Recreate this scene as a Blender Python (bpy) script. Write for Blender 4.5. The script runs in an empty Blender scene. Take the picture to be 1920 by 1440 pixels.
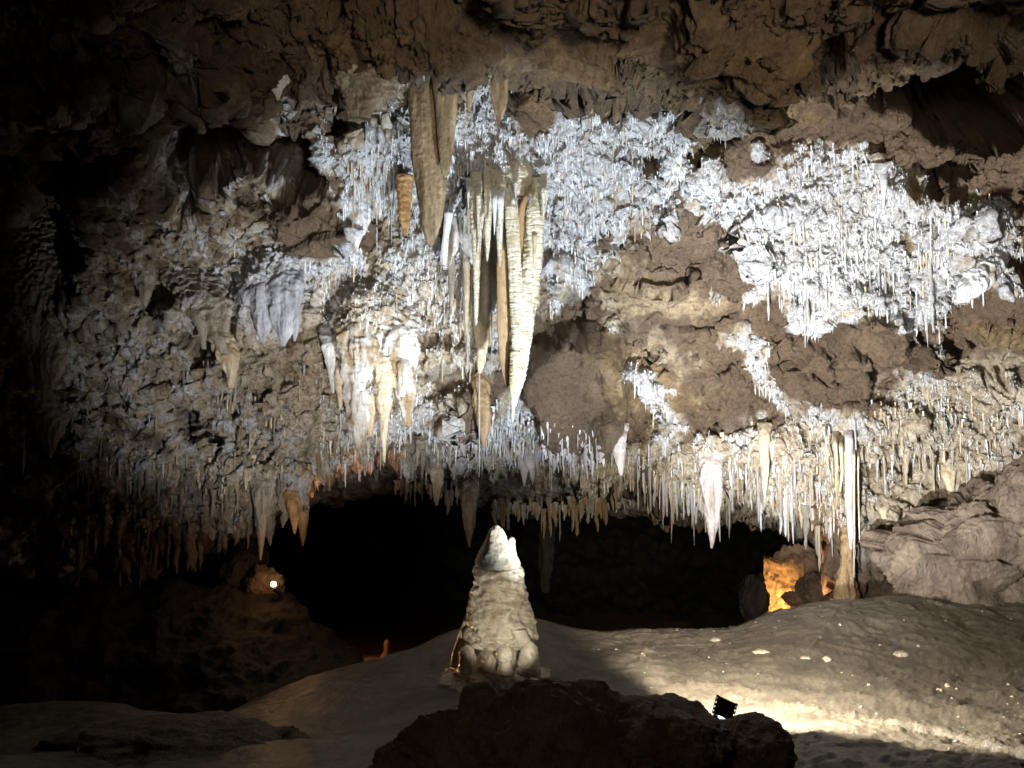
import bpy, math, random
import numpy as np
from mathutils import Vector, Euler

random.seed(7)
RNG = np.random.default_rng(11)
scene = bpy.context.scene
col = scene.collection

# ------------------------------------------------------------------ camera, world, exposure
PITCH = math.radians(4.0)
FPX = 1387.0                      # focal length in pixels of the 1920 px wide photograph
cam_d = bpy.data.cameras.new("camera")
cam = bpy.data.objects.new("camera", cam_d)
col.objects.link(cam)
cam.location = (0, 0, 0)
cam.rotation_euler = (math.radians(90) + PITCH, 0, 0)
cam_d.sensor_width = 36.0
cam_d.lens = 36.0 * FPX / 1920.0
cam_d.clip_start = 0.05
cam_d.clip_end = 200
scene.camera = cam

world = bpy.data.worlds.new("World")
scene.world = world
world.use_nodes = True
bg = world.node_tree.nodes["Background"]
bg.inputs[0].default_value = (1.0, 0.80, 0.62, 1)
bg.inputs[1].default_value = 0.0035

scene.view_settings.view_transform = 'Standard'
scene.view_settings.look = 'None'
scene.view_settings.exposure = 0.2
scene.view_settings.gamma = 1.0
scene.cycles.max_bounces = 5
scene.cycles.diffuse_bounces = 3
scene.cycles.sample_clamp_indirect = 4.0

CP, SP = math.cos(PITCH), math.sin(PITCH)


def P(px, py, Y):
    """point at forward distance Y seen where the photograph shows (px, py)"""
    a = (np.asarray(px, float) - 960.0) / FPX
    b = (720.0 - np.asarray(py, float)) / FPX
    t = np.asarray(Y, float) / (CP - b * SP)
    return np.stack(np.broadcast_arrays(a * t, np.asarray(Y, float) + 0 * t, (SP + b * CP) * t), -1)


def project(p):
    d = p[..., 1] * CP + p[..., 2] * SP
    u = -p[..., 1] * SP + p[..., 2] * CP
    return 960 + FPX * p[..., 0] / d, 720 - FPX * u / d


def V(px, py, Y):
    return Vector([float(c) for c in P(px, py, Y)])


# ------------------------------------------------------------------ lamps that light the hall, with unseen added fills
def spot(name, loc, target, power, angle, blend, color, size=0.06):
    l = bpy.data.lights.new(name, 'SPOT')
    l.energy = power; l.spot_size = math.radians(angle); l.spot_blend = blend
    l.color = color; l.shadow_soft_size = size
    o = bpy.data.objects.new(name, l); col.objects.link(o)
    o.location = loc
    o.rotation_euler = (Vector(target) - Vector(loc)).to_track_quat('-Z', 'Y').to_euler()
    return o


def point(name, loc, power, color, size=0.05):
    l = bpy.data.lights.new(name, 'POINT')
    l.energy = power; l.color = color; l.shadow_soft_size = size
    o = bpy.data.objects.new(name, l); col.objects.link(o)
    o.location = loc
    return o


COOL = (0.82, 0.91, 1.0)
WARMW = (1.0, 0.93, 0.80)
LAMP = V(1352, 1330, 4.3)
spot("flood_light_centre", V(1290, 1330, 4.25), V(980, 490, 7.6), 1500, 71, 0.75, COOL, 0.06)
spot("flood_light_right", LAMP + Vector((0, 0, .12)), V(1660, 620, 8.0), 1850, 76, 0.7, (0.95, 0.97, 1.0), 0.06)
spot("added_fill_left", V(825, 1365, 4.1), V(570, 655, 8.6), 660, 54, 0.9, (1.0, 0.97, 0.93), 0.06)  # unseen fill added to brighten the left wall
spot("flood_light_floor", LAMP + Vector((0.02, 0.16, 0.62)), LAMP + Vector((2.1, 1.5, -0.15)), 470, 144, 0.30, (1.0, 0.92, 0.76), 0.03)
spot("flood_light_stalagmite", V(1010, 1345, 3.9), V(938, 1150, 5.6), 70, 27, 0.45, (1.0, 0.93, 0.80), 0.03)
spot("added_fill_low", V(1190, 1335, 4.2), V(960, 915, 10.8), 90, 30, 1.0, COOL, 0.06)  # unseen spot added to lift the second fringe inside the opening
spot("added_fill_roof", (1.2, -1.2, 0.2), V(1290, -20, 5), 900, 68, 1.0, (1.0, 0.86, 0.68), 0.3)  # unseen fill added behind the camera to brighten the roof


spot("added_fill_rocks", (-1.2, -0.6, 1.2), V(1030, 1440, 3.0), 30, 42, 1.0, (1.0, 0.80, 0.6), 0.3)  # unseen weak fill added so the foreground rocks are not black

# ------------------------------------------------------------------ noise
_r = np.random.default_rng(3)
PERM = np.concatenate([_r.permutation(256)] * 3).astype(np.int64)
GR = _r.normal(size=(256, 3)); GR /= np.linalg.norm(GR, axis=1)[:, None]
JIT = _r.random((256, 3))


def _h(i, j, k):
    return PERM[PERM[PERM[i & 255] + (j & 255)] + (k & 255)]


def perlin(p):
    f = np.floor(p).astype(np.int64); r = p - f
    w = r * r * r * (r * (r * 6 - 15) + 10)
    out = 0
    for a in (0, 1):
        wa = w[:, 0] if a else 1 - w[:, 0]
        for b in (0, 1):
            wb = w[:, 1] if b else 1 - w[:, 1]
            for c in (0, 1):
                wc = w[:, 2] if c else 1 - w[:, 2]
                g = GR[_h(f[:, 0] + a, f[:, 1] + b, f[:, 2] + c)]
                d = (g * (r - np.array([a, b, c]))).sum(1)
                out = out + wa * wb * wc * d
    return out * 1.6


def fbm(p, octv=4, gain=0.5, lac=2.03, ridge=False, off=0.0):
    s = 0; a = 1.0; t = 0
    q = p + off
    for _ in range(octv):
        n = perlin(q)
        if ridge:
            n = 1 - 2 * np.abs(n)
        s = s + a * n; t += a
        a *= gain; q = q * lac + 17.3
    return s / t


def worley(p):
    f = np.floor(p).astype(np.int64); r = p - f
    d1 = np.full(len(p), 9.0); d2 = d1.copy(); cid = np.zeros(len(p), int); off = np.zeros_like(p)
    for a in (-1, 0, 1):
        for b in (-1, 0, 1):
            for c in (-1, 0, 1):
                h = _h(f[:, 0] + a, f[:, 1] + b, f[:, 2] + c)
                dv = r - JIT[h] - np.array([a, b, c])
                d = (dv ** 2).sum(1)
                m = d < d1
                d2 = np.where(m, d1, np.minimum(d2, d)); cid = np.where(m, h, cid); off = np.where(m[:, None], dv, off); d1 = np.where(m, d, d1)
    return np.sqrt(d1), np.sqrt(d2), cid, off


def facets(p):
    """broken rock: every cell is a tilted plane with a step and a crack at its edge"""
    a, b, cid, o = worley(p)
    return (GR[cid] * o).sum(1) + (cid / 255.0 - .5) * .35 - (1 - sstep(0, .06, b - a)) * .12


def sstep(a, b, x):
    t = np.clip((x - a) / (b - a), 0, 1)
    return t * t * (3 - 2 * t)


# ------------------------------------------------------------------ masks: ellipses (x, y, rx, ry, rot, w) and strokes (x0, y0, x1, y1, half width, w)
def ell(px, py, lst):
    out = np.full(px.shape, -9.0)
    for (cx, cy, rx, ry, rot, w) in lst:
        c, s = math.cos(math.radians(rot)), math.sin(math.radians(rot))
        dx, dy = px - cx, py - cy
        u = (dx * c + dy * s) / rx; v = (-dx * s + dy * c) / ry
        out = np.maximum(out, w * (1.0 - np.sqrt(u * u + v * v)))
    return out


def strokes(px, py, lst):
    out = np.full(px.shape, -9.0)
    for (x0, y0, x1, y1, hw, w) in lst:
        dx, dy = x1 - x0, y1 - y0
        t = np.clip(((px - x0) * dx + (py - y0) * dy) / (dx * dx + dy * dy), 0, 1)
        d = np.hypot(px - x0 - t * dx, py - y0 - t * dy)
        out = np.maximum(out, w * (1.0 - d / hw))
    return out


def bumps(px, py, lst, warp=None):
    """sum of raised (positive) or sunken (negative) forms, soft or steep edge"""
    out = np.zeros(px.shape)
    if warp is not None:
        px = px + warp[0]; py = py + warp[1]
    for (cx, cy, rx, ry, rot, amp, edge) in lst:
        c, s = math.cos(math.radians(rot)), math.sin(math.radians(rot))
        dx, dy = px - cx, py - cy
        u = (dx * c + dy * s) / rx; v = (-dx * s + dy * c) / ry
        r = np.sqrt(u * u + v * v)
        out += amp * (1 - sstep(1 - edge, 1.0, r))
    return out


WHITE = [(1010, 830, 110, 36, 8, 1.2), (1110, 848, 90, 26, 8, 1.2), (900, 800, 60, 30, 0, .8), (330, 680, 200, 110, -20, .10), (500, 740, 150, 90, 0, .10), (620, 770, 110, 70, 0, .55), (480, 860, 160, 60, 0, .15), (640, 500, 80, 40, 10, .9), (440, 540, 90, 50, 20, .8), (930, 330, 130, 80, 0, 1.8), (720, 320, 95, 130, 0, 1.3), (900, 260, 150, 90, 0, 1.4), (1060, 300, 150, 130, 0, 1.6), (1200, 280, 120, 100, -15, 1.4),
         (1110, 400, 150, 90, 0, 1.3), (950, 420, 130, 160, 0, 1.3), (1225, 360, 60, 80, 0, 1.2),
         (1325, 350, 45, 80, -25, .8), (1270, 215, 40, 30, 0, .8),
         (1550, 370, 130, 100, 0, 1.7), (1470, 430, 150, 110, 20, 1.6), (1560, 490, 190, 110, 10, 1.7), (1720, 500, 110, 120, 0, 1.5),
         (1780, 400, 90, 36, 12, .9), (1510, 570, 60, 60, 0, 1.1), (1700, 590, 90, 40, 0, .9), (1380, 380, 80, 50, 0, 1.0), (1640, 420, 120, 120, 0, 1.5),
         (1850, 480, 55, 75, 25, 1.2), (1885, 715, 70, 26, 8, 1.3),
         (515, 160, 24, 30, 0, 1.5), (690, 160, 55, 45, -30, .9), (905, 170, 40, 45, 0, 1.2),
         (540, 510, 110, 80, 0, .9), (500, 560, 80, 80, 0, 1.1), (380, 560, 60, 70, 40, .7),
         (700, 600, 110, 110, 0, 1.2), (730, 690, 70, 130, 0, 1.3), (670, 790, 70, 70, 0, 1.2), (610, 560, 60, 60, 0, .6), (800, 520, 110, 120, 30, .8),
         (880, 580, 70, 150, 0, 1.0), (1000, 790, 170, 60, 8, .9), (850, 770, 110, 60, 0, .8), (1110, 830, 110, 36, 12, .9),
         (1560, 790, 90, 40, 10, 1.1), (1400, 820, 90, 45, 0, .8), (1460, 880, 80, 60, 0, .8), (1340, 850, 60, 50, 0, .7), (1740, 740, 90, 45, 10, .6), (1500, 740, 60, 30, 20, .7),
         (1600, 860, 50, 90, 0, .5), (1800, 800, 120, 60, 0, .35), (1700, 820, 130, 60, 0, .3), (1880, 870, 60, 70, 0, .3),
         (1415, 690, 34, 22, 50, 1.1), (1400, 640, 24, 40, -40, .9), (1335, 540, 24, 14, 0, 1), (1380, 160, 34, 14, 10, 1.2), (1640, 325, 70, 26, 0, .8),
         (1085, 510, 34, 24, 0, .5), (1078, 622, 16, 8, 30, .9), (1420, 270, 22, 26, 0, 1.2), (1250, 790, 60, 70, 30, .5)]
WSTROKE = [(1168, 664, 1215, 705, 14, 1.2), (1215, 705, 1245, 790, 11, 1.1), (1215, 690, 1320, 745, 10, .8), (650, 440, 680, 400, 14, 1),
           (1300, 340, 1450, 430, 26, .6), (600, 280, 760, 380, 26, .7), (1640, 350, 1850, 400, 22, .9), (820, 450, 900, 520, 30, .8),
           (1850, 440, 1800, 530, 16, 1.2), (1850, 450, 1860, 530, 12, 1.1), (480, 480, 620, 500, 16, .8), (1245, 790, 1300, 930, 34, .5)]
BROWN = [(1375, 290, 50, 50, 0, 1.3), (1292, 330, 16, 80, 10, 1.2), (1600, 250, 120, 40, 0, 1.0), (1395, 240, 90, 70, 0, 1.4), (1620, 220, 160, 40, 5, 1.0), (1740, 300, 70, 40, 0, 1.0), (1000, 650, 40, 40, 0, 1.0), (1400, 590, 120, 40, 15, 1.0), (1290, 480, 160, 85, 8, 1.6), (1240, 560, 110, 110, 0, 1.2), (1080, 700, 108, 112, 0, 2.2), (1170, 760, 90, 80, 20, 1.0),
         (1330, 740, 120, 70, 30, 1.0), (1540, 690, 85, 80, 0, 1.8), (1625, 620, 75, 50, 0, 1.9), (1000, 215, 40, 45, 0, 2.0), (1190, 300, 40, 24, 30, .9),
         (1215, 330, 45, 45, 0, .8), (590, 410, 90, 55, 15, 1.6), (1100, 70, 300, 75, 0, 1.2), (1480, 240, 130, 40, 0, .8), (1840, 570, 90, 60, 0, 1.2), (1840, 640, 80, 40, 0, .9),
         (1740, 600, 30, 70, 30, .6), (700, 440, 40, 34, 0, 1.2), (1130, 440, 46, 30, 0, 1.2), (830, 690, 46, 32, 0, 1.2), (1690, 470, 26, 80, -25, .6), (1640, 870, 45, 30, 30, 1.3), (880, 740, 60, 32, 0, .8)]
OCHRE = [(1450, 190, 120, 50, 0, .5), (1650, 130, 80, 40, 0, .5), (700, 60, 120, 40, 0, .4), (600, 650, 80, 80, 0, 1.0), (560, 760, 120, 90, 0, .9), (680, 660, 60, 40, 0, .7), (1250, 560, 130, 34, 5, .9), (1200, 700, 130, 60, 40, .8), (1160, 510, 50, 50, 0, .7),
         (1740, 850, 150, 120, 0, 1.0), (1460, 910, 50, 80, 0, .7), (830, 630, 80, 50, 0, .8), (1100, 95, 150, 45, 0, .9), (1290, 80, 70, 90, 20, .6), 
         (1200, 250, 80, 50, 0, .5), (720, 780, 60, 70, 0, .8), (1550, 900, 50, 90, 0, .8), (1250, 860, 50, 60, 0, .8), (1880, 620, 60, 40, 0, .6), (1890, 960, 60, 50, 0, .7), (1500, 80, 180, 60, 0, .5),
         (740, 380, 40, 60, 0, .7), (1030, 160, 60, 40, 0, .6)]
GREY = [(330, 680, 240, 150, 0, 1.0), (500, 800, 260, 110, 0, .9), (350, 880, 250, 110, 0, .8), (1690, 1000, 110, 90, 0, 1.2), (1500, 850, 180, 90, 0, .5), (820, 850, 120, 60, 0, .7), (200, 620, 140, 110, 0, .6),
        (130, 150, 150, 40, 0, .8), (320, 50, 80, 30, 60, 1.0), (380, 155, 30, 36, 0, 1.0), (815, 665, 60, 36, -8, 1.4), (1060, 520, 30, 40, 0, 1.1), (1000, 920, 260, 60, 0, .6)]
CREAMY = [(1240, 560, 130, 36, 6, .9), (1880, 900, 90, 60, 0, 1.2), (1780, 830, 170, 130, 0, 1.2), (1650, 900, 110, 120, 0, 1.0), (1500, 860, 150, 90, 0, .9), (1330, 880, 120, 70, 0, .9), (1850, 700, 90, 60, 0, .8), (600, 720, 120, 90, 0, .6), (680, 640, 140, 130, 0, .9),
          (450, 620, 110, 70, 30, .4), (830, 620, 100, 140, 0, .8), (1170, 500, 60, 40, 0, .4), (1230, 640, 120, 30, 35, .4), (1050, 840, 200, 50, 5, .7)]
# forms of the wall: raised boulders and ledges, sunken hollows
FORM = [(1080, 700, 112, 112, 0, .62, .30), (1160, 770, 70, 70, 20, .25, .5), (1540, 700, 95, 90, 0, .35, .35), (1625, 620, 80, 52, 0, .45, .3), (1600, 560, 60, 30, 0, .2, .4),
        (1270, 470, 180, 90, 8, .16, .3), (1330, 740, 120, 65, 30, .10, .3), (1000, 215, 45, 50, 0, .30, .3),
        (815, 665, 62, 36, -8, .25, .25), (700, 640, 100, 150, 5, .45, .7), (730, 720, 60, 110, 5, .25, .6), (590, 415, 110, 70, 15, .40, .5), (880, 740, 66, 34, 0, .3, .5),
        (1060, 520, 30, 36, 0, .16, .3), (500, 560, 70, 110, 5, .35, .6), (360, 570, 60, 70, 45, .4, .5), (1750, 660, 30, 30, 0, .25, .3), (1900, 560, 90, 70, 0, .35, .4),
        (1880, 720, 80, 40, 5, .45, .4), (1650, 780, 120, 50, 0, .2, .5), (1450, 80, 120, 60, 30, .2, .5), (1310, 40, 60, 80, 20, .25, .5), (1100, 80, 150, 40, 0, .12, .4), (1800, 30, 170, 50, 0, .2, .5),
        (790, 50, 170, 60, 5, .22, .5), (960, 40, 70, 60, 0, .1, .5), (130, 130, 150, 45, 0, .2, .5), (340, 40, 40, 80, -35, .25, .4), (385, 140, 30, 38, 0, .2, .3), (1740, 380, 130, 40, 12, .25, .5),
        (1400, 830, 120, 50, 0, .2, .6), (1230, 360, 70, 60, 0, -.15, .6),
        (370, 255, 120, 110, -10, -2.6, .35), (330, 350, 50, 80, -30, -1.2, .5), (530, 300, 90, 60, 20, -1.3, .5), (720, 230, 60, 30, -20, -.8, .4), (1180, 205, 24, 40, 20, -.7, .5), (1362, 255, 30, 30, 20, -.7, .5),
        (1445, 190, 24, 18, 0, -.5, .5), (1830, 200, 150, 100, 0, -2.6, .3), (1680, 190, 60, 40, 0, -.6, .5), (1215, 310, 34, 30, 0, -.5, .6), (875, 350, 34, 30, 0, -.4, .6), (340, 780, 20, 80, -25, -.7, .6),
        (375, 640, 30, 60, -25, -.7, .6), (1620, 690, 14, 46, 8, -.5, .5), (1705, 560, 16, 60, -20, -.3, .6), (1700, 320, 60, 20, 10, -.3, .6), (1715, 410, 60, 16, 25, -.35, .6), (1790, 330, 40, 20, 0, -.5, .4),
        (1092, 560, 10, 70, 0, -.4, .6), (1745, 340, 20, 16, 0, -.5, .5), (1490, 560, 26, 16, 30, -.3, .6), (660, 880, 70, 40, 0, -1.0, .6), (150, 300, 90, 60, 0, -1.2, .7), (60, 450, 120, 150, 0, -1.2, .7), (1160, 800, 16, 40, 10, -.4, .5)]
FORMSTROKE = [(425, 0, 412, 190, 12, -.35), (345, 390, 270, 220, 16, -.4), (1500, 710, 1470, 760, 8, -.1), (1540, 640, 1560, 700, 6, -.12), (1440, 600, 1600, 660, 8, -.2),
              (1110, 500, 1300, 520, 8, -.12), (1300, 520, 1420, 560, 8, -.15), (1240, 610, 1420, 640, 7, -.12), (1350, 740, 1340, 780, 6, -.12), (330, 730, 420, 860, 14, -.4),
              (1790, 460, 1830, 400, 20, .25), (1760, 560, 1860, 400, 12, .2), (1168, 664, 1215, 705, 12, .12), (1215, 705, 1245, 790, 12, .12), (1110, 660, 1200, 790, 10, -.12)]


# ------------------------------------------------------------------ materials
def new_mat(name):
    m = bpy.data.materials.new(name); m.use_nodes = True
    nt = m.node_tree
    return m, nt, nt.nodes["Principled BSDF"]


def ramp2(nt, fac, c0, c1, p0=0.35, p1=0.65):
    r = nt.nodes.new("ShaderNodeValToRGB")
    r.color_ramp.elements[0].color = (*c0, 1); r.color_ramp.elements[1].color = (*c1, 1)
    r.color_ramp.elements[0].position = p0; r.color_ramp.elements[1].position = p1
    nt.links.new(fac, r.inputs[0])
    return r.outputs[0]


def noise(nt, coord, scale, detail=5, rough=.6):
    n = nt.nodes.new("ShaderNodeTexNoise")
    n.inputs["Scale"].default_value = scale; n.inputs["Detail"].default_value = detail
    n.inputs["Roughness"].default_value = rough
    nt.links.new(coord, n.inputs["Vector"])
    return n.outputs["Fac"]


def coords(nt, scale=(1, 1, 1)):
    g = nt.nodes.new("ShaderNodeTexCoord")
    mp = nt.nodes.new("ShaderNodeMapping"); mp.inputs["Scale"].default_value = scale
    nt.links.new(g.outputs["Object"], mp.inputs[0])
    return mp.outputs[0]


def mix(nt, fac, a, b):
    m = nt.nodes.new("ShaderNodeMix"); m.data_type = 'RGBA'
    nt.links.new(fac, m.inputs[0])
    for v, i in ((a, 6), (b, 7)):
        if isinstance(v, tuple):
            m.inputs[i].default_value = (*v, 1)
        else:
            nt.links.new(v, m.inputs[i])
    return m.outputs[2]


def attr(nt, name):
    a = nt.nodes.new("ShaderNodeAttribute"); a.attribute_name = name
    return a.outputs["Fac"]


def bump(nt, bs, h, dist, strength=1.0):
    b = nt.nodes.new("ShaderNodeBump"); b.inputs["Distance"].default_value = dist; b.inputs["Strength"].default_value = strength
    nt.links.new(h, b.inputs["Height"]); nt.links.new(b.outputs[0], bs.inputs["Normal"])


def make_wall_mat():
    m, nt, bs = new_mat("cave_rock")
    co = coords(nt)
    brown = ramp2(nt, noise(nt, co, 2.2), (0.120, 0.078, 0.046), (0.235, 0.160, 0.100))
    fine = ramp2(nt, noise(nt, co, 22), (0.05, 0.033, 0.021), (0.27, 0.20, 0.135), .30, .72)
    f0 = nt.nodes.new("ShaderNodeMix"); f0.data_type = 'RGBA'; f0.inputs[0].default_value = .35
    nt.links.new(brown, f0.inputs[6]); nt.links.new(fine, f0.inputs[7])
    base = f0.outputs[2]
    och = ramp2(nt, noise(nt, co, 9), (0.19, 0.115, 0.05), (0.40, 0.29, 0.155))
    base = mix(nt, attr(nt, "ochre"), base, och)
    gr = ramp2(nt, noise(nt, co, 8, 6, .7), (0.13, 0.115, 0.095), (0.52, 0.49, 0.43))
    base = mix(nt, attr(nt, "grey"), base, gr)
    crm = ramp2(nt, noise(nt, co, 12, 6, .72), (0.24, 0.165, 0.09), (0.74, 0.64, 0.48), .32, .60)
    base = mix(nt, attr(nt, "cream"), base, crm)
    wh = ramp2(nt, noise(nt, co, 16, 6, .75), (0.30, 0.25, 0.20), (0.84, 0.88, 0.94), .32, .58)
    whc = ramp2(nt, noise(nt, co, 16, 6, .75), (0.30, 0.21, 0.13), (0.82, 0.72, 0.56), .30, .60)
    wh = mix(nt, attr(nt, "warm"), wh, whc)
    base = mix(nt, attr(nt, "calcite"), base, wh)
    pit = ramp2(nt, noise(nt, co, 30, 6, .8), (0.42, 0.38, 0.34), (1, 1, 1), .36, .50)
    mm = nt.nodes.new("ShaderNodeMix"); mm.data_type = 'RGBA'; mm.blend_type = 'MULTIPLY'; mm.inputs[0].default_value = .8
    nt.links.new(base, mm.inputs[6]); nt.links.new(pit, mm.inputs[7]); base = mm.outputs[2]
    nt.links.new(base, bs.inputs["Base Color"])
    bs.inputs["Roughness"].default_value = .62
    n1 = noise(nt, co, 14, 9, .72)
    bump(nt, bs, n1, .085, 1.0)
    return m


def make_mat(name, c0, c1, scale=10, rough=.5, stretch=(1, 1, 1), bd=.008, bscale=60, p0=.35, p1=.65, sss=0, bstretch=None):
    m, nt, bs = new_mat(name)
    co = coords(nt, stretch)
    pit = ramp2(nt, noise(nt, coords(nt, (1, 1, .5)), 34, 6, .8), (0.45, 0.40, 0.34), (1, 1, 1), .34, .50)
    mm = nt.nodes.new("ShaderNodeMix"); mm.data_type = 'RGBA'; mm.blend_type = 'MULTIPLY'; mm.inputs[0].default_value = .75
    nt.links.new(ramp2(nt, noise(nt, co, scale), c0, c1, p0, p1), mm.inputs[6]); nt.links.new(pit, mm.inputs[7])
    nt.links.new(mm.outputs[2], bs.inputs["Base Color"])
    bs.inputs["Roughness"].default_value = rough
    if bd:
        bump(nt, bs, noise(nt, coords(nt, bstretch or (1, 1, .45)), bscale * .5, 7, .72), bd * 3)
    return m


M_WALL = make_wall_mat()
M_BACK = make_mat("chamber_rock", (0.010, 0.009, 0.009), (0.036, 0.034, 0.033), 5, .7, bd=.02, bscale=12)  # near-black rock colour carries the shade of the unlit chamber
M_FLOOR = make_mat("flowstone_floor", (0.085, 0.069, 0.052), (0.165, 0.140, 0.107), 3, .30, bd=.006, bscale=26)
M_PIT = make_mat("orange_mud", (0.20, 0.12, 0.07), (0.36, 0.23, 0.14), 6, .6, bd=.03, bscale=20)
M_SHADEDARK = make_mat("shade_darkened_rock", (0.012, 0.009, 0.007), (0.04, 0.03, 0.022), 6, .6, bd=.02, bscale=20)  # near-black colour carries the shade of the bank, back column and niche rock
M_ROCK = make_mat("boulder_rock", (0.13, 0.09, 0.062), (0.25, 0.185, 0.135), 5, .7, bd=.02, bscale=25)
M_PALEROCK = make_mat("pale_boulder_rock", (0.095, 0.066, 0.045), (0.24, 0.18, 0.13), 4, .5, bd=.015, bscale=25)
M_WHITE = make_mat("white_calcite", (0.42, 0.34, 0.24), (0.84, 0.87, 0.90), 4, .35, (1, 1, .5), .006, 50, .34, .50)
M_CURT = make_mat("curtain_calcite", (0.34, 0.24, 0.13), (0.80, 0.79, 0.76), 5, .3, (1, 1, .35), .008, 50, .40, .58)
M_CREAM = make_mat("cream_calcite", (0.42, 0.29, 0.15), (0.80, 0.70, 0.52), 8, .35, (1, 1, .3), .006, 50, .25, .6)
M_PINK = make_mat("lavender_calcite", (0.40, 0.31, 0.27), (0.74, 0.68, 0.68), 9, .35, (1, 1, .3), .005, 50, .3, .6)
M_ORANGE = make_mat("amber_calcite", (0.30, 0.15, 0.05), (0.70, 0.45, 0.20), 10, .35, (1, 1, .3), .006, 50)
M_BROWNST = make_mat("brown_stalactite", (0.15, 0.10, 0.05), (0.52, 0.41, 0.26), 16, .38, (1, 1, .12), .01, 45, .35, .7)
M_BLUEGREY = make_mat("bluish_calcite", (0.30, 0.30, 0.33), (0.60, 0.61, 0.66), 7, .4, (1, 1, .3), .01, 40)
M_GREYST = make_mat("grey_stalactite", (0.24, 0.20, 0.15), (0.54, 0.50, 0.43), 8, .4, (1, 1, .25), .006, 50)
M_RIB = make_mat("ribbed_calcite", (0.50, 0.37, 0.16), (0.93, 0.88, 0.70), 9, .28, (1, 1, .5), .012, 30, .25, .5, bstretch=(.5, .5, 3))
M_YELLOW = make_mat("yellow_calcite", (0.62, 0.53, 0.26), (0.90, 0.85, 0.60), 9, .28, (1, 1, .5), .010, 34, .3, .6)
M_TAN = make_mat("tan_calcite", (0.26, 0.16, 0.075), (0.50, 0.36, 0.20), 9, .45, (1, 1, .15), .005, 50)
M_STALAG = make_mat("wet_flowstone", (0.30, 0.22, 0.13), (0.74, 0.67, 0.53), 5, .12, (1, 1, .5), .006, 22, .3, .65)
M_STONE = make_mat("pale_pebble", (0.34, 0.28, 0.20), (0.66, 0.60, 0.48), 20, .5, bd=.006, bscale=40)


def plain(name, c, rough=.5, metal=0, emit=None, es=0):
    m, nt, bs = new_mat(name)
    co = coords(nt)
    d = tuple(x * .8 for x in c)
    nt.links.new(ramp2(nt, noise(nt, co, 40), d, c), bs.inputs["Base Color"])
    bs.inputs["Roughness"].default_value = rough; bs.inputs["Metallic"].default_value = metal
    if emit:
        bs.inputs["Emission Color"].default_value = (*emit, 1); bs.inputs["Emission Strength"].default_value = es
    return m


M_BLACK = plain("black_painted_metal", (0.015, 0.015, 0.016), .5)
M_HOUSING = plain("white_housing", (0.7, 0.72, 0.75), .4)
M_LENS = plain("lit_cool_lens", (0.9, 0.9, 0.9), .3, 0, (0.85, 0.92, 1.0), 6)
M_BULB = plain("lit_warm_bulb", (0.9, 0.9, 0.9), .3, 0, (1.0, 0.72, 0.42), 12)
M_CABLE = plain("black_cable", (0.02, 0.02, 0.02), .5)


# ------------------------------------------------------------------ mesh helpers
def mesh_from(name, verts, faces, mat=None, smooth=True, attrs=None):
    me = bpy.data.meshes.new(name)
    verts = np.asarray(verts, np.float32); faces = np.asarray(faces, np.int32)
    k = faces.shape[1]
    me.vertices.add(len(verts)); me.vertices.foreach_set("co", verts.ravel())
    me.loops.add(faces.size); me.loops.foreach_set("vertex_index", faces.ravel())
    me.polygons.add(len(faces))
    me.polygons.foreach_set("loop_start", np.arange(len(faces), dtype=np.int32) * k)
    me.polygons.foreach_set("loop_total", np.full(len(faces), k, np.int32))
    if smooth:
        me.polygons.foreach_set("use_smooth", np.ones(len(faces), bool))
    if attrs:
        for an, av in attrs.items():
            a = me.attributes.new(an, 'FLOAT', 'POINT'); a.data.foreach_set("value", av.astype(np.float32).ravel())
    me.update(calc_edges=True)
    me.validate()
    if mat:
        me.materials.append(mat)
    return me


def link(name, me, loc=(0, 0, 0), parent=None):
    o = bpy.data.objects.new(name, me); col.objects.link(o)
    o.location = loc
    if parent is not None:
        o.parent = parent
    return o


def tag(o, label=None, cat=None, group=None, kind=None):
    if label: o["label"] = label
    if cat: o["category"] = cat
    if group: o["group"] = group
    if kind: o["kind"] = kind
    return o


def grid_faces(nr, nc, wrap=False):
    r = np.arange(nr - 1)[:, None]; cc = nc if wrap else nc - 1
    c = np.arange(cc)[None, :]; c2 = (c + 1) % nc
    a = r * nc + c; b = r * nc + c2; d = (r + 1) * nc + c; e = (r + 1) * nc + c2
    return np.stack([a, d, e, b], -1).reshape(-1, 4)


def gsmooth(a, sig, axis):
    k = int(3 * sig); w = np.exp(-.5 * (np.arange(-k, k + 1) / sig) ** 2); w /= w.sum()
    pad = [(0, 0)] * a.ndim; pad[axis] = (k, k)
    b = np.pad(a, pad, mode='edge')
    out = np.zeros_like(a)
    n = a.shape[axis]
    for i, ww in enumerate(w):
        sl = [slice(None)] * a.ndim; sl[axis] = slice(i, i + n)
        out += ww * b[tuple(sl)]
    return out


def grid_normals(p):
    du = np.gradient(p, axis=1); dv = np.gradient(p, axis=0)
    n = np.cross(du, dv)
    n /= np.linalg.norm(n, axis=-1)[..., None] + 1e-9
    return n


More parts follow.
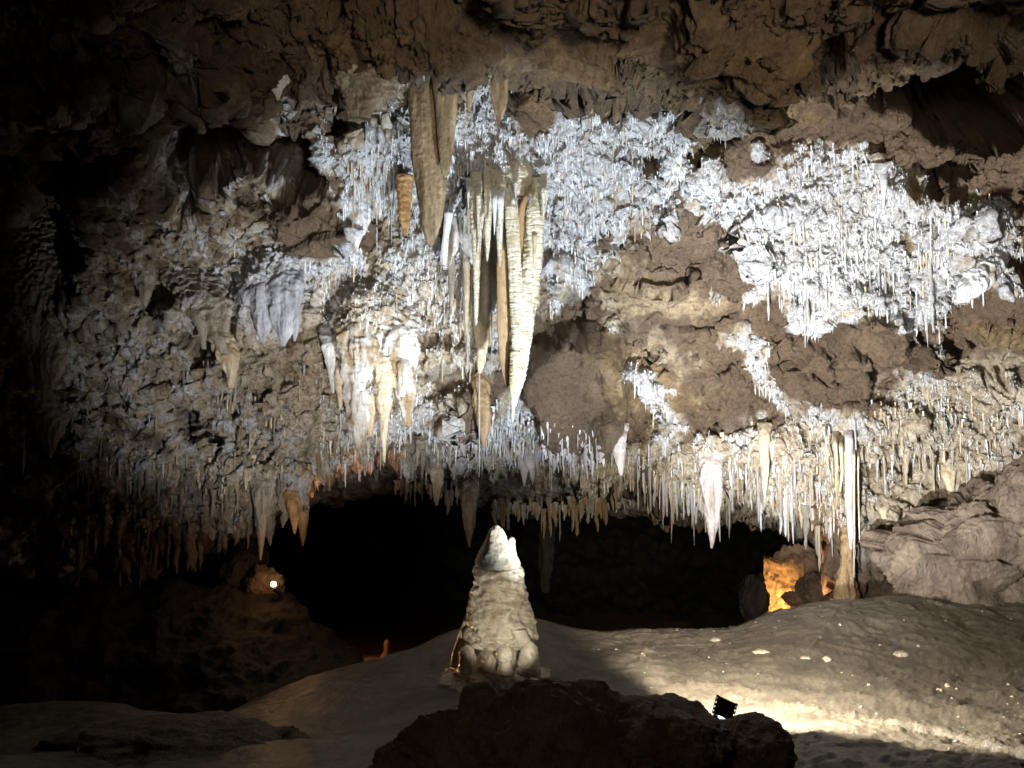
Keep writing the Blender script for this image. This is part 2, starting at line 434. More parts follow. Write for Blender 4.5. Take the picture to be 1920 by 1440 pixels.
def loft(curves, x0, x1, step, counts, su=6, sv=5):
    """curves: list of (pys, Ys) tables over px; returns base px, py, position grids"""
    u = np.arange(x0, x1 + step, step)
    rows = []
    for (tp, ty) in curves:
        rows.append((np.interp(u, [a for a, _ in tp], [b for _, b in tp]), np.interp(u, [a for a, _ in ty], [b for _, b in ty])))
    PY, YY = [], []
    for j in range(len(rows) - 1):
        n = counts[j]
        for k in range(n):
            t = k / n
            PY.append(rows[j][0] * (1 - t) + rows[j + 1][0] * t)
            YY.append(rows[j][1] * (1 - t) + rows[j + 1][1] * t)
    PY.append(rows[-1][0]); YY.append(rows[-1][1])
    PY = gsmooth(gsmooth(np.array(PY), su, 1), sv, 0); YY = gsmooth(gsmooth(np.array(YY), su * 2, 1), sv, 0)
    PX = np.broadcast_to(u, PY.shape).copy()
    return PX, PY, P(PX, PY, YY)


# ------------------------------------------------------------------ the great wall and roof
def tab(*a):
    return [(a[i], a[i + 1]) for i in range(0, len(a), 2)]


LIP0 = tab(-300, 210, 0, 205, 120, 205, 250, 195, 400, 200, 520, 120, 640, 120, 740, 128, 860, 128, 940, 118, 1060, 130, 1180, 135, 1270, 130, 1370, 160, 1420, 165, 1500, 135, 1640, 120, 1700, 110, 1800, 108, 1920, 85, 2220, 60)
LIP1 = tab(-300, 1130, 0, 1100, 200, 1070, 330, 1010, 420, 985, 480, 955, 520, 925, 580, 872, 620, 842, 700, 826, 760, 845, 850, 832, 940, 835, 1000, 850, 1080, 856, 1150, 862,
           1200, 880, 1260, 912, 1330, 938, 1385, 905, 1440, 915, 1500, 945, 1540, 985, 1580, 1045, 1610, 1140, 1700, 1210, 2220, 1300)
LIP1Y = tab(-300, 7.5, 0, 8.0, 500, 9.0, 1000, 9.6, 1300, 9.2, 1600, 8.7, 1900, 8.2, 2220, 7.6)


def off(t, d):
    return [(a, b + d) for a, b in t]


def cY(v):
    return tab(-300, v - 1.2, 0, v - .7, 500, v, 1100, v + .1, 1600, v - .1, 1920, v - .5, 2220, v - 1.0)


LIP2 = tab(-300, 1110, 300, 1000, 500, 940, 700, 905, 760, 905, 850, 915, 920, 940, 1000, 948, 1100, 935, 1200, 925, 1400, 925, 1600, 1100, 2220, 1300)
curves = [
    (tab(-300, -620, 2220, -620), cY(3.0)), (tab(-300, -200, 2220, -200), cY(3.7)), (tab(-300, 0, 2220, 0), cY(4.7)), (LIP0, cY(5.7)),
    (off(LIP0, 14), cY(6.9)), (tab(-300, 330, 2220, 300), cY(7.4)), (tab(-300, 460, 2220, 460), cY(7.9)), (tab(-300, 600, 2220, 610), cY(8.3)),
    (tab(-300, 760, 2220, 750), cY(8.8)), (LIP1, LIP1Y), (off(LIP1, -6), off(LIP1Y, 1.3)), (LIP2, tab(-300, 11.5, 2220, 11.5)), (off(LIP2, 5), tab(-300, 12.6, 2220, 12.6))]
counts = [30, 90, 84, 40, 110, 84, 88, 88, 110, 30, 60, 14]
STEP = 1.9
GX, GY, pos = loft(curves, -260, 2180, STEP, counts)
shape = GX.shape
NV = GX.size
base = pos.reshape(-1, 3)
wx = fbm(base * 1.1, 4) * 26; wy = fbm(base * 1.1 + 40, 4) * 26
wx += fbm(base * 6, 3) * 9; wy += fbm(base * 6 + 31, 3) * 9
gx, gy = GX.ravel(), GY.ravel()
qx, qy = gx + wx, gy + wy
brk = fbm(base * np.array([5, 5, 3.2]), 5, .62)
brk2 = fbm(base * np.array([13, 13, 7]) + 9, 4, .65)
fw = np.maximum(ell(qx, qy, WHITE), strokes(qx, qy, WSTROKE))
fb = ell(qx, qy, BROWN)
m_cal = sstep(-.02, .40, np.minimum(fw, .92) + 1.15 * brk + .95 * brk2 - np.maximum(fb, 0) * 1.6)
m_cream = sstep(-.30, .25, fw + .9 * brk - np.maximum(fb, 0) * 1.2) + sstep(-.05, .4, ell(qx, qy, CREAMY) + .8 * brk)
m_cream = np.clip(m_cream * 1.2, 0, 1)
m_warm = sstep(-.2, .4, ell(qx, qy, CREAMY) + .7 * brk)
m_brown = sstep(.0, .35, fb + .25 * brk) * (1 - m_cal)
m_och = sstep(-.05, .5, ell(qx, qy, OCHRE) + .9 * brk + .1) * .85
m_grey = sstep(-.1, .5, ell(qx, qy, GREY) + .6 * brk)
upper = sstep(-60, 60, gy - np.interp(gx, [a for a, _ in LIP0], [b for _, b in LIP0]))
m_cal *= np.clip(upper + .12, 0, 1)
# sheltered behind the lip the surface is another layer: dim grey rock with little calcite
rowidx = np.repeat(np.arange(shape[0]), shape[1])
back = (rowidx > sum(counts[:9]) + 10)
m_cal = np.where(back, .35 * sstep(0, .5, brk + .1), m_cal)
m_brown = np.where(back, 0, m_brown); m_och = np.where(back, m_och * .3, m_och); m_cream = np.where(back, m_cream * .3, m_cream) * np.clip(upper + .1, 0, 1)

N0 = grid_normals(pos).reshape(-1, 3)
if N0[NV // 2, 1] > 0:
    N0 = -N0
# stage 1: big forms
roofk = sstep(40, -60, gy - np.interp(gx, [a for a, _ in LIP0], [b for _, b in LIP0]))
big = fbm(base * .55, 4, .5) * .42 * (1 - .65 * roofk)
med = fbm(base * 1.5 + 5, 4, .5, ridge=True) * .13 * (1 - .3 * roofk)
d1 = bumps(gx, gy, FORM, (wx * .8, wy * .8)) * np.where(back, 0, 1)
st = np.zeros(NV)
for (x0, y0, x1, y1, hw, a) in FORMSTROKE:
    s = np.clip(strokes(qx, qy, [(x0, y0, x1, y1, hw * 1.4, 1.0)]), 0, 1)
    st += a * sstep(0, .8, s)
flutes = np.zeros(NV)
p1 = base + N0 * (d1 + st + big * (1 - .5 * m_brown) + med * (1 - .75 * m_brown))[:, None]
# stage 2: surface relief in the style of each material
N1 = grid_normals(p1.reshape(*shape, 3)).reshape(-1, 3)
if N1[NV // 2, 1] > 0:
    N1 = -N1
rock = fbm(base * np.array([3.2, 3.2, 4.2]), 6, .60, ridge=True) * .085
SH = np.array([[.80, 0, .35], [0, 1, 0], [-.45, 0, 1.0]])      # strata dip down to the right
sb = base @ SH.T
wv = .28 * fbm(base * 4 + 77, 3)[:, None]
fA = facets(sb * np.array([1.0, 1.0, 1.7]) + wv)
fB = facets(sb * np.array([2.9, 2.9, 4.6]) + 20 + wv * 1.5)
fC = facets(sb * np.array([8.0, 8.0, 12.0]) + 50 + wv * 2)
facet = fA * .16 + fB * .075 + fC * .028
rag = fbm(base * np.array([7, 7, 9]) + 51 + .8 * brk[:, None], 5, .68) * .075 - np.abs(fbm(base * np.array([2.6, 2.6, 6.0]) + 91, 4, .6)) * .12
calr = fbm(base * np.array([9, 9, 3.6]) + 2, 5, .68, ridge=True) * .085 + fbm(base * 19, 3, .75) * .06
clay = fbm(base * np.array([3.5, 3.5, 3.0]) + 7, 4, .5) * .05 - sstep(.86, 1.0, fbm(base * np.array([2.2, 2.2, 1.5]) + 4, 3, ridge=True)) * .05
drape = fbm(base * np.array([7.5, 7.5, .9]) + 12, 3, .55, ridge=True) * .07
rk = (rock * .5 + facet + rag * .7) * (1 + .7 * sstep(330, 200, gy))
clay = clay * .6 + fA * .17 + fB * .05 + fC * .012 + .5 * fbm(base * np.array([2.0, 2.0, 1.1]) + 71, 2, ridge=True) * .05 + fbm(base * 15, 3, .65) * .014 + fbm(base * np.array([5, 5, 8]) + 3, 4, .6, ridge=True) * .018
d2 = rk * (1 - m_cal) * (1 - m_brown) + clay * m_brown + (calr + .7 * rk + drape * .5) * m_cal
g = m_grey * (1 - m_cal) * (1 - m_brown)
bld = np.clip(ell(qx, qy, [(1080, 700, 125, 125, 0, 3), (1160, 770, 60, 60, 0, 2)]), 0, 1)
d2 *= 1 - .6 * bld
d2 += g * (drape * .5 + fbm(base * 11 + 5, 4, .7, ridge=True) * .03)
lipy = np.interp(gx, [a for a, _ in LIP1], [b for _, b in LIP1])
nl = sstep(170, 10, lipy - gy) * np.where(back, .6, 1)
fl1 = fbm(base * np.array([5.5, 5.5, .5]) + 44, 4, .6, ridge=True)
d2 += nl * fl1 * .09 * (1 - .8 * m_brown)
smooth_zone = np.clip(ell(gx, gy, [(500, 570, 75, 100, 0, 2), (80, 620, 110, 160, 0, 2), (370, 580, 60, 60, 0, 1.5)]), 0, 1)
d2 = d2 * (1 - .6 * smooth_zone) + smooth_zone * drape
pw = p1 + N1 * d2[:, None]
tooth = np.clip(fbm(base * np.array([4.2, 2.0, .3]) + 60, 3, .6, ridge=True), 0, 1) ** 2 * .34 + np.clip(fbm(base * np.array([13, 6, .3]) + 10, 2), 0, 1) * .16
pw[:, 2] -= tooth * sstep(46, 0, np.abs(lipy - gy)) * (gx > 150)
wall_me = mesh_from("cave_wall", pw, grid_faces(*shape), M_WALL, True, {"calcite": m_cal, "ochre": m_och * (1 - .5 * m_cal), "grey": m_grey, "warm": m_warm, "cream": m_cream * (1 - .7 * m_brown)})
wall = tag(link("cave_wall", wall_me), kind="structure")

# nearest visible wall point for every 4 px cell of the photograph
ppx, ppy = project(pw)
CELL = 4
W_, H_ = 2500 // CELL, 1700 // CELL
ci = ((ppx + 300) / CELL).astype(int); cj = ((ppy + 200) / CELL).astype(int)
ok = (ci >= 0) & (ci < W_) & (cj >= 0) & (cj < H_)
order = np.argsort(-pw[:, 1]); order = order[ok[order]]
NEAR = np.full((H_, W_), -1, int); NEAR[cj[order], ci[order]] = order


def on_wall(px, py, r=4):
    """index of the front wall vertex near this spot"""
    i, j = int((px + 300) / CELL), int((py + 200) / CELL)
    for k in range(r):
        sub = NEAR[max(j - k, 0):j + k + 1, max(i - k, 0):i + k + 1].ravel()
        sub = sub[sub >= 0]
        if len(sub):
            return sub[np.argmin(pw[sub, 1])]
    return None


# ------------------------------------------------------------------ crystals growing all over the calcite (uncountable)
def crystals(name, n, lmin, lmax):
    ids = np.where((m_cal > .55) & ok & (~back))[0]
    ids = ids[(ppx[ids] > 600) & (ppx[ids] < 2000) & (ppy[ids] > 100)]
    ids = ids[RNG.random(len(ids)) < np.clip(.25 + 1.6 * brk2[ids] + 1.2 * brk[ids], .02, 1)]
    ids = RNG.choice(ids, min(n, len(ids)), replace=False)
    c = pw[ids]; nn = N1[ids]
    down = RNG.random(len(ids)) < .6
    d = nn * .7 + RNG.normal(size=nn.shape) * .45
    d = np.where(down[:, None], nn * .25 + np.array([0, 0, -1.0]) + RNG.normal(size=nn.shape) * .12, d)
    d /= np.linalg.norm(d, axis=1)[:, None]
    L = (lmin + (lmax - lmin) * RNG.random(len(ids)) ** 2.5) * np.where(down, 1.5, .8)
    r = np.minimum(.0055 + .10 * L * RNG.random(len(ids)), .011 if lmax < .1 else .018)
    a = np.cross(d, np.array([.3, .7, .2])); a /= np.linalg.norm(a, axis=1)[:, None]
    b = np.cross(d, a)
    vs = [c - d * .01 + (a * math.cos(t) + b * math.sin(t)) * r[:, None] for t in (0, 2.1, 4.2)] + [c + d * L[:, None]]
    v = np.stack(vs, 1).reshape(-1, 3)
    k = np.arange(len(ids))[:, None] * 4
    f = np.concatenate([k + np.array([[0, 1, 3]]), k + np.array([[1, 2, 3]]), k + np.array([[2, 0, 3]])])
    me = mesh_from(name, v, f, M_WHITE, False)
    return tag(link(name, me), "crust of countless tiny white calcite crystals over the wall", "crystals", kind="stuff")


crystals("calcite_crystals", 36000, .010, .060)
crystals("calcite_clusters", 2500, .02, .10)

# ------------------------------------------------------------------ back chamber
def sheet(name, curves, x0, x1, step, counts, mat, amps, seed=0, kind="structure", su=6, sv=4, extra=None):
    X, Yp, p = loft(curves, x0, x1, step, counts, su, sv)
    b = p.reshape(-1, 3)
    N = grid_normals(p).reshape(-1, 3)
    d = np.zeros(len(b))
    for (fr, amp, octv, rdg) in amps:
        d += fbm(b * np.array(fr) + seed, octv, .55, ridge=rdg) * amp
    if extra is not None:
        d += extra(X.ravel(), Yp.ravel(), b)
    s = -1 if N[len(N) // 2] @ (-b[len(b) // 2]) < 0 else 1
    q = b + N * (s * d)[:, None]
    o = link(name, mesh_from(name, q, grid_faces(*X.shape), mat))
    return tag(o, kind=kind), q, N * s


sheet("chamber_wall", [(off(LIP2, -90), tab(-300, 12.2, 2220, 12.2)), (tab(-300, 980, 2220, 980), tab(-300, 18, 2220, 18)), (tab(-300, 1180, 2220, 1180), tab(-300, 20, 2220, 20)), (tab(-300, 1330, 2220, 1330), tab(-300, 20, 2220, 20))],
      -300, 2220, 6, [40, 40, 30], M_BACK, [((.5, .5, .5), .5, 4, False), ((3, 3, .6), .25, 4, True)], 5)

# chamber floor: muddy, orange lit by the far lamps
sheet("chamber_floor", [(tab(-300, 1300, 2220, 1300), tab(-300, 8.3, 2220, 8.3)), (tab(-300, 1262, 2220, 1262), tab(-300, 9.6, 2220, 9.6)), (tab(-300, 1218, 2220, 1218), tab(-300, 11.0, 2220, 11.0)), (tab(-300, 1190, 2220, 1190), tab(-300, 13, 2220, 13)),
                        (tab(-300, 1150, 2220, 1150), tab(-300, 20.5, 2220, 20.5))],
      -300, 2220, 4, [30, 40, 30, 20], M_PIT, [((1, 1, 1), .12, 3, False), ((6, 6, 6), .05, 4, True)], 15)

# ------------------------------------------------------------------ flowstone floor
CREST = tab(-300, 1345, 0, 1322, 150, 1305, 240, 1312, 310, 1330, 380, 1338, 430, 1326, 480, 1305, 600, 1265, 700, 1240, 780, 1215, 850, 1186, 930, 1162, 1000, 1150, 1060, 1168, 1150, 1175, 1300, 1171, 1380, 1165, 1450, 1142, 1560, 1122, 1700, 1110,
            1790, 1116, 1850, 1122, 1920, 1126, 2220, 1140)
CRESTY = tab(-300, 6.2, 200, 6.2, 500, 6.4, 900, 6.8, 1150, 7.0, 1400, 7.1, 1700, 7.5, 1850, 7.6, 2220, 7.4)


def mixt(t, v, k):
    return [(a, b * (1 - k) + v * k) for a, b in t]


def floor_extra(x, y, b):
    e = np.clip(ell(x, y, [(935, 1215, 150, 60, 0, 1)]), 0, 1) * .12
    lit = sstep(1050, 1250, x)
    r = fbm(b * np.array([3.5, 6.0, 3.5]) + 33, 4, .6, ridge=True)
    e = e + lit * (sstep(.3, .9, r) * .016 + fbm(b * np.array([20, 8, 8]), 4, .6) * .010)
    # raised curved cracks / rim dams running down the slope
    c = np.abs(perlin(b * np.array([.9, 1.3, .9]) + 8))
    e += lit * (1 - sstep(0, .03, c)) * .016 + np.clip(strokes(x, y, [(1500, 1335, 1640, 1362, 5, 1), (1640, 1362, 1760, 1380, 5, 1), (1760, 1380, 1930, 1432, 6, 1), (1360, 1300, 1500, 1335, 4, .7), (1290, 1290, 1420, 1296, 4, .7)]), 0, 1) * .05 + lit * (fbm(b * np.array([5, 26, 5]) + 3, 3, .6, ridge=True)) * .006
    return e


fl, floor_p, floor_n = sheet("cave_floor", [(tab(-300, 2600, 2220, 2600), tab(-300, 1.2, 2220, 1.2)), (tab(-300, 1720, 2220, 1720), tab(-300, 2.3, 2220, 2.3)), (tab(-300, 1460, 2220, 1470), tab(-300, 3.4, 2220, 3.2)),
      (tab(-300, 1400, 1000, 1370, 2220, 1360), tab(-300, 4.4, 2220, 4.2)), (mixt(CREST, 1330, .45), mixt(CRESTY, 4.8, .45)), (CREST, CRESTY), (off(CREST, 25), off(CRESTY, .7)), (off(CREST, 260), off(CRESTY, 1.5))],
      -300, 2220, 3, [20, 50, 60, 50, 70, 16, 20], M_FLOOR, [((.7, .7, .7), .10, 3, False), ((2.5, 2.5, 2.5), .035, 4, False), ((9, 9, 9), .010, 3, False)], 21, extra=floor_extra)
fpx, fpy = project(floor_p)


def on_floor(px, py):
    d = (fpx - px) ** 2 + (fpy - py) ** 2
    i = np.argmin(d + np.where(floor_p[:, 1] > 9, 1e6, 0))
    return Vector([float(c) for c in floor_p[i]])


# left bank: slope that carries the far lamp, its shade put into the colour
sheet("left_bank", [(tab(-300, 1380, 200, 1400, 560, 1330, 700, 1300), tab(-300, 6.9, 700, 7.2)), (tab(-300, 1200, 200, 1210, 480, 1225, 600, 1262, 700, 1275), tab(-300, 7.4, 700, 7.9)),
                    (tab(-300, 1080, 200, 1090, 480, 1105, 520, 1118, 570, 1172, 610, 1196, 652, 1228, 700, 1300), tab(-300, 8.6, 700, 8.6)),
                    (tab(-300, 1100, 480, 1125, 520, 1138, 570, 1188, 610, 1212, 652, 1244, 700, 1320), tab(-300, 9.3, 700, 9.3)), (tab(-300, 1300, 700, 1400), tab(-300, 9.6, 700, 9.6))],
      -300, 700, 3.5, [40, 50, 14, 10], M_SHADEDARK, [((1, 1, 1), .18, 3, False), ((5, 5, 5), .07, 5, False), ((1.5, 1.5, 3), .12, 4, True)], 44)


# ------------------------------------------------------------------ generic spires
def smooth_interp(y, ys, vs):
    return gsmooth(np.interp(y, ys, vs), 2.0, 0)


def spire_mesh(name, rows, Y, thick, mat, flute=.10, fscale=14, rib=0.0, seed=0, vs=.15, step=2.2, fine=.03, roundtip=False, Yend=None, ribf=26, root=0.0):
    """rows: (py, x left, x right) read down the photograph; a solid of revolution-like body, flattened by thick"""
    rows = sorted(rows)
    y0, y1 = rows[0][0], rows[-1][0]
    n = max(8, int((y1 - y0) / step))
    t = np.linspace(0, 1, n)
    py = y0 + (y1 - y0) * t
    ys = [r[0] for r in rows]
    xc = np.interp(py, ys, [(r[1] + r[2]) / 2 for r in rows]); hw = np.interp(py, ys, [(r[2] - r[1]) / 2 for r in rows])
    if n > 24:
        xc = gsmooth(xc, 2.5, 0); hw = gsmooth(hw, 2.0, 0)
    YY = Y + 0 * t if Yend is None else Y + (Yend - Y) * t
    if root > 0:
        hh = hw.max()
        k = np.clip(1 - (py - y0) / (2.6 * hh + 18), 0, 1) ** 1.6
        YY = YY + k * root
        hw = hw * (1 + .15 * k)
    c = P(xc, py, YY)
    sc = c[:, 1] / FPX
    hwm = hw * sc
    m = int(np.clip(hw.max() * 2.4, 10, 220))
    th = np.linspace(0, 2 * np.pi, m, endpoint=False)
    dirx, diry = np.cos(th), np.sin(th)
    v = np.zeros((n, m, 3))
    v[..., 0] = c[:, None, 0] + hwm[:, None] * dirx
    v[..., 1] = c[:, None, 1] + hwm[:, None] * thick * diry
    v[..., 2] = c[:, None, 2]
    q = v.reshape(-1, 3) + seed * 3.7
    d = fbm(q * np.array([fscale, fscale, fscale * vs]), 3, .5, ridge=True) * flute
    d += fbm(q * 30, 3, .6) * fine
    if rib:
        d += fbm(q * np.array([9, 9, ribf]), 3, .55, ridge=True) * rib
    d -= .25 * flute + .15 * rib
    d = d.reshape(n, m) * np.maximum(hwm, .012)[:, None]
    v[..., 0] += d * dirx; v[..., 1] += d * diry * thick ** .5
    v = v.reshape(-1, 3)
    f = grid_faces(n, m, True)
    # end caps as fans of quads (degenerate-free: centre ring shrunk)
    o = v.copy()
    cap = []
    for (r, sgn) in ((0, 1), (n - 1, -1)):
        ring = v.reshape(n, m, 3)[r]
        cc = ring.mean(0)
        inner = cc + (ring - cc) * .08
        inner[:, 2] += sgn * .4 * (np.abs(ring[:, 0] - cc[0]).max()) * (1 if roundtip else .2)
        cap.append((r, inner))
    idx = len(v)
    vv = [v]; ff = [f]
    for (r, inner) in cap:
        a = r * m + np.arange(m); b = r * m + (np.arange(m) + 1) % m
        i0 = idx + np.arange(m); i1 = idx + (np.arange(m) + 1) % m
        ff.append(np.stack([a, b, i1, i0], -1)); vv.append(inner); idx += m
    v = np.concatenate(vv); f = np.concatenate(ff)
    return v, f


def spire(name, rows, Y, thick=.8, mat=None, label=None, cat="stalactite", group=None, parent=None, up=False, **kw):
    v, f = spire_mesh(name, rows, Y, thick, mat, **kw)
    zi = np.argmin(v[:, 2]) if up else np.argmax(v[:, 2])
    org = np.array([v[:, 0].mean() if up else v[zi, 0], Y, v[zi, 2]])
    if parent is not None:
        org = np.array(parent.location)
    me = mesh_from(name, v - org, f, mat)
    o = link(name, me, Vector(org) if parent is None else (0, 0, 0), parent)
    if parent is None:
        tag(o, label, cat, group)
    return o


def wallY(px, py, d=0.0, default=8.0):
    i = on_wall(px, py)
    return (float(pw[i, 1]) if i is not None else default) + d


# ---- the stalagmite in the middle
ST_Y = 5.6
cap_rows = [(986, 927, 935), (992, 918, 942), (1004, 914, 948), (1012, 911, 950), (1022, 906, 957), (1036, 899, 964), (1048, 895, 970), (1056, 893, 974), (1060, 894, 974), (1064, 900, 966)]
st_rows = [(1052, 900, 966), (1062, 893, 974), (1072, 890, 979), (1084, 889, 981),
           (1100, 888, 983), (1120, 885, 988), (1140, 882, 993), (1160, 880, 998), (1180, 877, 1000), (1196, 876, 1000), (1205, 880, 994), (1210, 892, 982), (1218, 905, 968), (1236, 905, 970), (1262, 895, 980)]
base_pt = on_floor(935, 1255)
root = bpy.data.objects.new("stalagmite", None); col.objects.link(root)
root.location = V(937, 1255, ST_Y)
tag(root, "thick cream stalagmite with knobbly foot standing alone on the mound", "stalagmite")
spire("cap", cap_rows, ST_Y - .05, .9, M_STALAG, parent=root, flute=.08, fscale=9, rib=.06, vs=.3, step=1.0, fine=.04, roundtip=True, seed=5, ribf=16)
spire("body", [(a_, (b_ + c_) / 2 - (c_ - b_) * .47, (b_ + c_) / 2 + (c_ - b_) * .47) for a_, b_, c_ in st_rows], ST_Y, .9, M_STALAG, parent=root, flute=.24, fscale=4.5, rib=.09, vs=1.5, step=1.0, fine=.03, roundtip=True, seed=9, ribf=14)
spire("base", [(1228, 905, 968), (1240, 890, 985), (1252, 868, 1006), (1266, 840, 1036)], ST_Y + .12, 1.0, M_STALAG, parent=root, flute=.2, fscale=8, rib=.1, vs=1, step=1.2)
spire("nub", [(1008, 956, 963), (1012, 953, 966), (1019, 953, 966), (1026, 955, 966), (1045, 952, 970)], ST_Y - .02, .9, M_STALAG, parent=root, flute=.05, roundtip=True)
for rr in ([(1212, 870, 882), (1218, 864, 888), (1232, 861, 891), (1246, 862, 890), (1258, 858, 894)],
           [(1213, 934, 956), (1220, 929, 961), (1232, 930, 961), (1244, 937, 957), (1262, 932, 962)],
           [(1205, 984, 1000), (1213, 977, 1006), (1228, 975, 1008), (1244, 972, 1010), (1262, 970, 1012)]):
    spire("knob", rr, ST_Y - .22, .9, M_STALAG, parent=root, flute=.14, fscale=18, vs=1, rib=.12, roundtip=True, step=1.2)
spire("arm", [(1180, 958, 984), (1192, 962, 990), (1204, 970, 996), (1216, 976, 1000), (1226, 980, 1004)], ST_Y - .20, .8, M_STALAG, parent=root, flute=.1, rib=.1, step=1.2)
spire("ridge", [(1150, 874, 882), (1170, 868, 880), (1196, 858, 874), (1220, 850, 868), (1250, 845, 862)], ST_Y + .02, .9, M_STALAG, parent=root, flute=.3, rib=.2, step=1.5)

spire("stalagmite", [(1201, 722, 730), (1206, 720, 733), (1220, 720, 733), (1232, 714, 736), (1246, 706, 742)], 9.9, .9, M_PIT, "small orange-lit stalagmite stub on the pit floor left of the mound", "stalagmite", up=True, roundtip=True, flute=.05)

# ---- big hanging forms
YB = 6.15
b = bpy.data.objects.new("stalactite", None); col.objects.link(b); b.location = V(812, 130, YB)
tag(b, "largest smooth brown blade stalactite hanging from the roof ledge, pointed tip", "stalactite")
spire("blade", [(112, 768, 850), (160, 767, 848), (230, 770, 842), (300, 772, 838), (340, 778, 836), (380, 784, 833), (420, 790, 826), (445, 796, 818), (458, 801, 812), (464, 805, 808)], YB, .45, M_BROWNST, parent=b, flute=.13, fscale=7, rib=.03, vs=.06, fine=.05, seed=3)
spire("flange", [(112, 806, 862), (170, 812, 860), (230, 818, 856), (280, 822, 850), (310, 826, 844), (328, 830, 838), (336, 832, 835)], YB - .13, .5, M_BROWNST, parent=b, flute=.10, fscale=8, vs=.06, seed=8)
spire("stalactite", [(120, 872, 902), (150, 873, 896), (180, 874, 888), (200, 876, 884), (212, 879, 881)], 6.1, .6, M_BROWNST, "short brown stalactite just right of the large blade, under the ledge", flute=.15, vs=.06)
spire("stalactite", [(118, 908, 952), (140, 914, 953), (180, 920, 953), (205, 925, 948), (222, 930, 940), (238, 933, 935)], 6.05, .6, M_BROWNST, "stout brown stalactite in the short pair right of the large blade", flute=.15, vs=.06, seed=2)
spire("stalactite", [(330, 745, 775), (360, 746, 770), (400, 748, 768), (430, 754, 767), (442, 757, 763)], 7.2, .8, M_ORANGE, "knobbly amber stalactite left of the large brown blade", flute=.2, rib=.35, vs=.5)
spire("stalactite", [(400, 833, 850), (440, 830, 842), (470, 826, 840), (500, 830, 836)], 7.3, .8, M_WHITE, "white hooked stalactite touching the tip of the brown blade", flute=.2, vs=.3)

# the giant white ribbed cluster
YG = 7.0
gsp = bpy.data.objects.new("drapery_stalactite", None); col.objects.link(gsp); gsp.location = V(960, 300, YG)
tag(gsp, "giant white and yellow ribbed stalactite cluster hanging in the middle of the wall", "stalactite")
GC = [([(335, 988, 1012), (380, 988, 1018), (430, 984, 1020), (500, 978, 1017), (560, 968, 1010), (620, 960, 1000), (680, 957, 990), (715, 957, 984), (745, 958, 974), (762, 959, 968)], M_RIB, .8, 0, .24),
      ([(345, 947, 965), (360, 944, 970), (430, 948, 974), (500, 952, 978), (580, 956, 984), (650, 958, 984), (700, 956, 978), (720, 957, 974)], M_RIB, .8, -.04, .22),
      ([(660, 956, 978), (690, 955, 981), (720, 955, 978), (750, 958, 970), (770, 959, 965), (792, 960, 962)], M_YELLOW, .8, -.06, .25),
      ([(420, 930, 958), (500, 930, 960), (560, 930, 958), (620, 931, 956), (660, 935, 956), (700, 940, 958), (724, 948, 956)], M_TAN, .25, .05, .02),
      ([(330, 1000, 1013), (400, 966, 986), (460, 970, 990), (520, 974, 990), (560, 978, 984)], M_TAN, .5, .03, .03),
      ([(318, 925, 945), (360, 926, 946), (420, 930, 944), (470, 932, 942), (500, 935, 939)], M_RIB, .8, -.02, .2),
      ([(325, 882, 905), (380, 880, 903), (440, 884, 903), (500, 886, 900), (560, 888, 898), (610, 890, 895)], M_RIB, .8, -.03, .28),
      ([(310, 905, 925), (350, 907, 926), (420, 908, 922), (470, 910, 918), (490, 912, 915)], M_RIB, .8, .04, .2),
      ([(300, 935, 985), (320, 930, 1000), (345, 935, 990), (370, 945, 985)], M_RIB, .7, .12, .15)]
for k, (rr, mt, th, dy, rib) in enumerate(GC):
    rr = [(a_, (b_ + c_) / 2 - (c_ - b_) * .44, (b_ + c_) / 2 + (c_ - b_) * .44) for a_, b_, c_ in rr]
    spire("column", rr, YG + dy, th, mt, parent=gsp, flute=.16, fscale=16, rib=rib, vs=.10, step=1.6, seed=k + 1, root=0 if k == 2 else .3, ribf=40)
for k in range(26):
    x = random.uniform(878, 1022); y = random.uniform(295, 400) + abs(x - 955) * .3; w = random.uniform(4, 9); L = random.uniform(25, 120)
    spire("drip", [(y, x - w, x + w), (y + L * .4, x - w * .6, x + w * .7), (y + L, x - .6, x + .6)], YG - .1 + random.uniform(-.06, .1), .8, random.choice((M_WHITE, M_RIB, M_CREAM)), parent=gsp, flute=.3, fscale=18, rib=.2, vs=.2, seed=k + 40, root=.3, step=2.5)

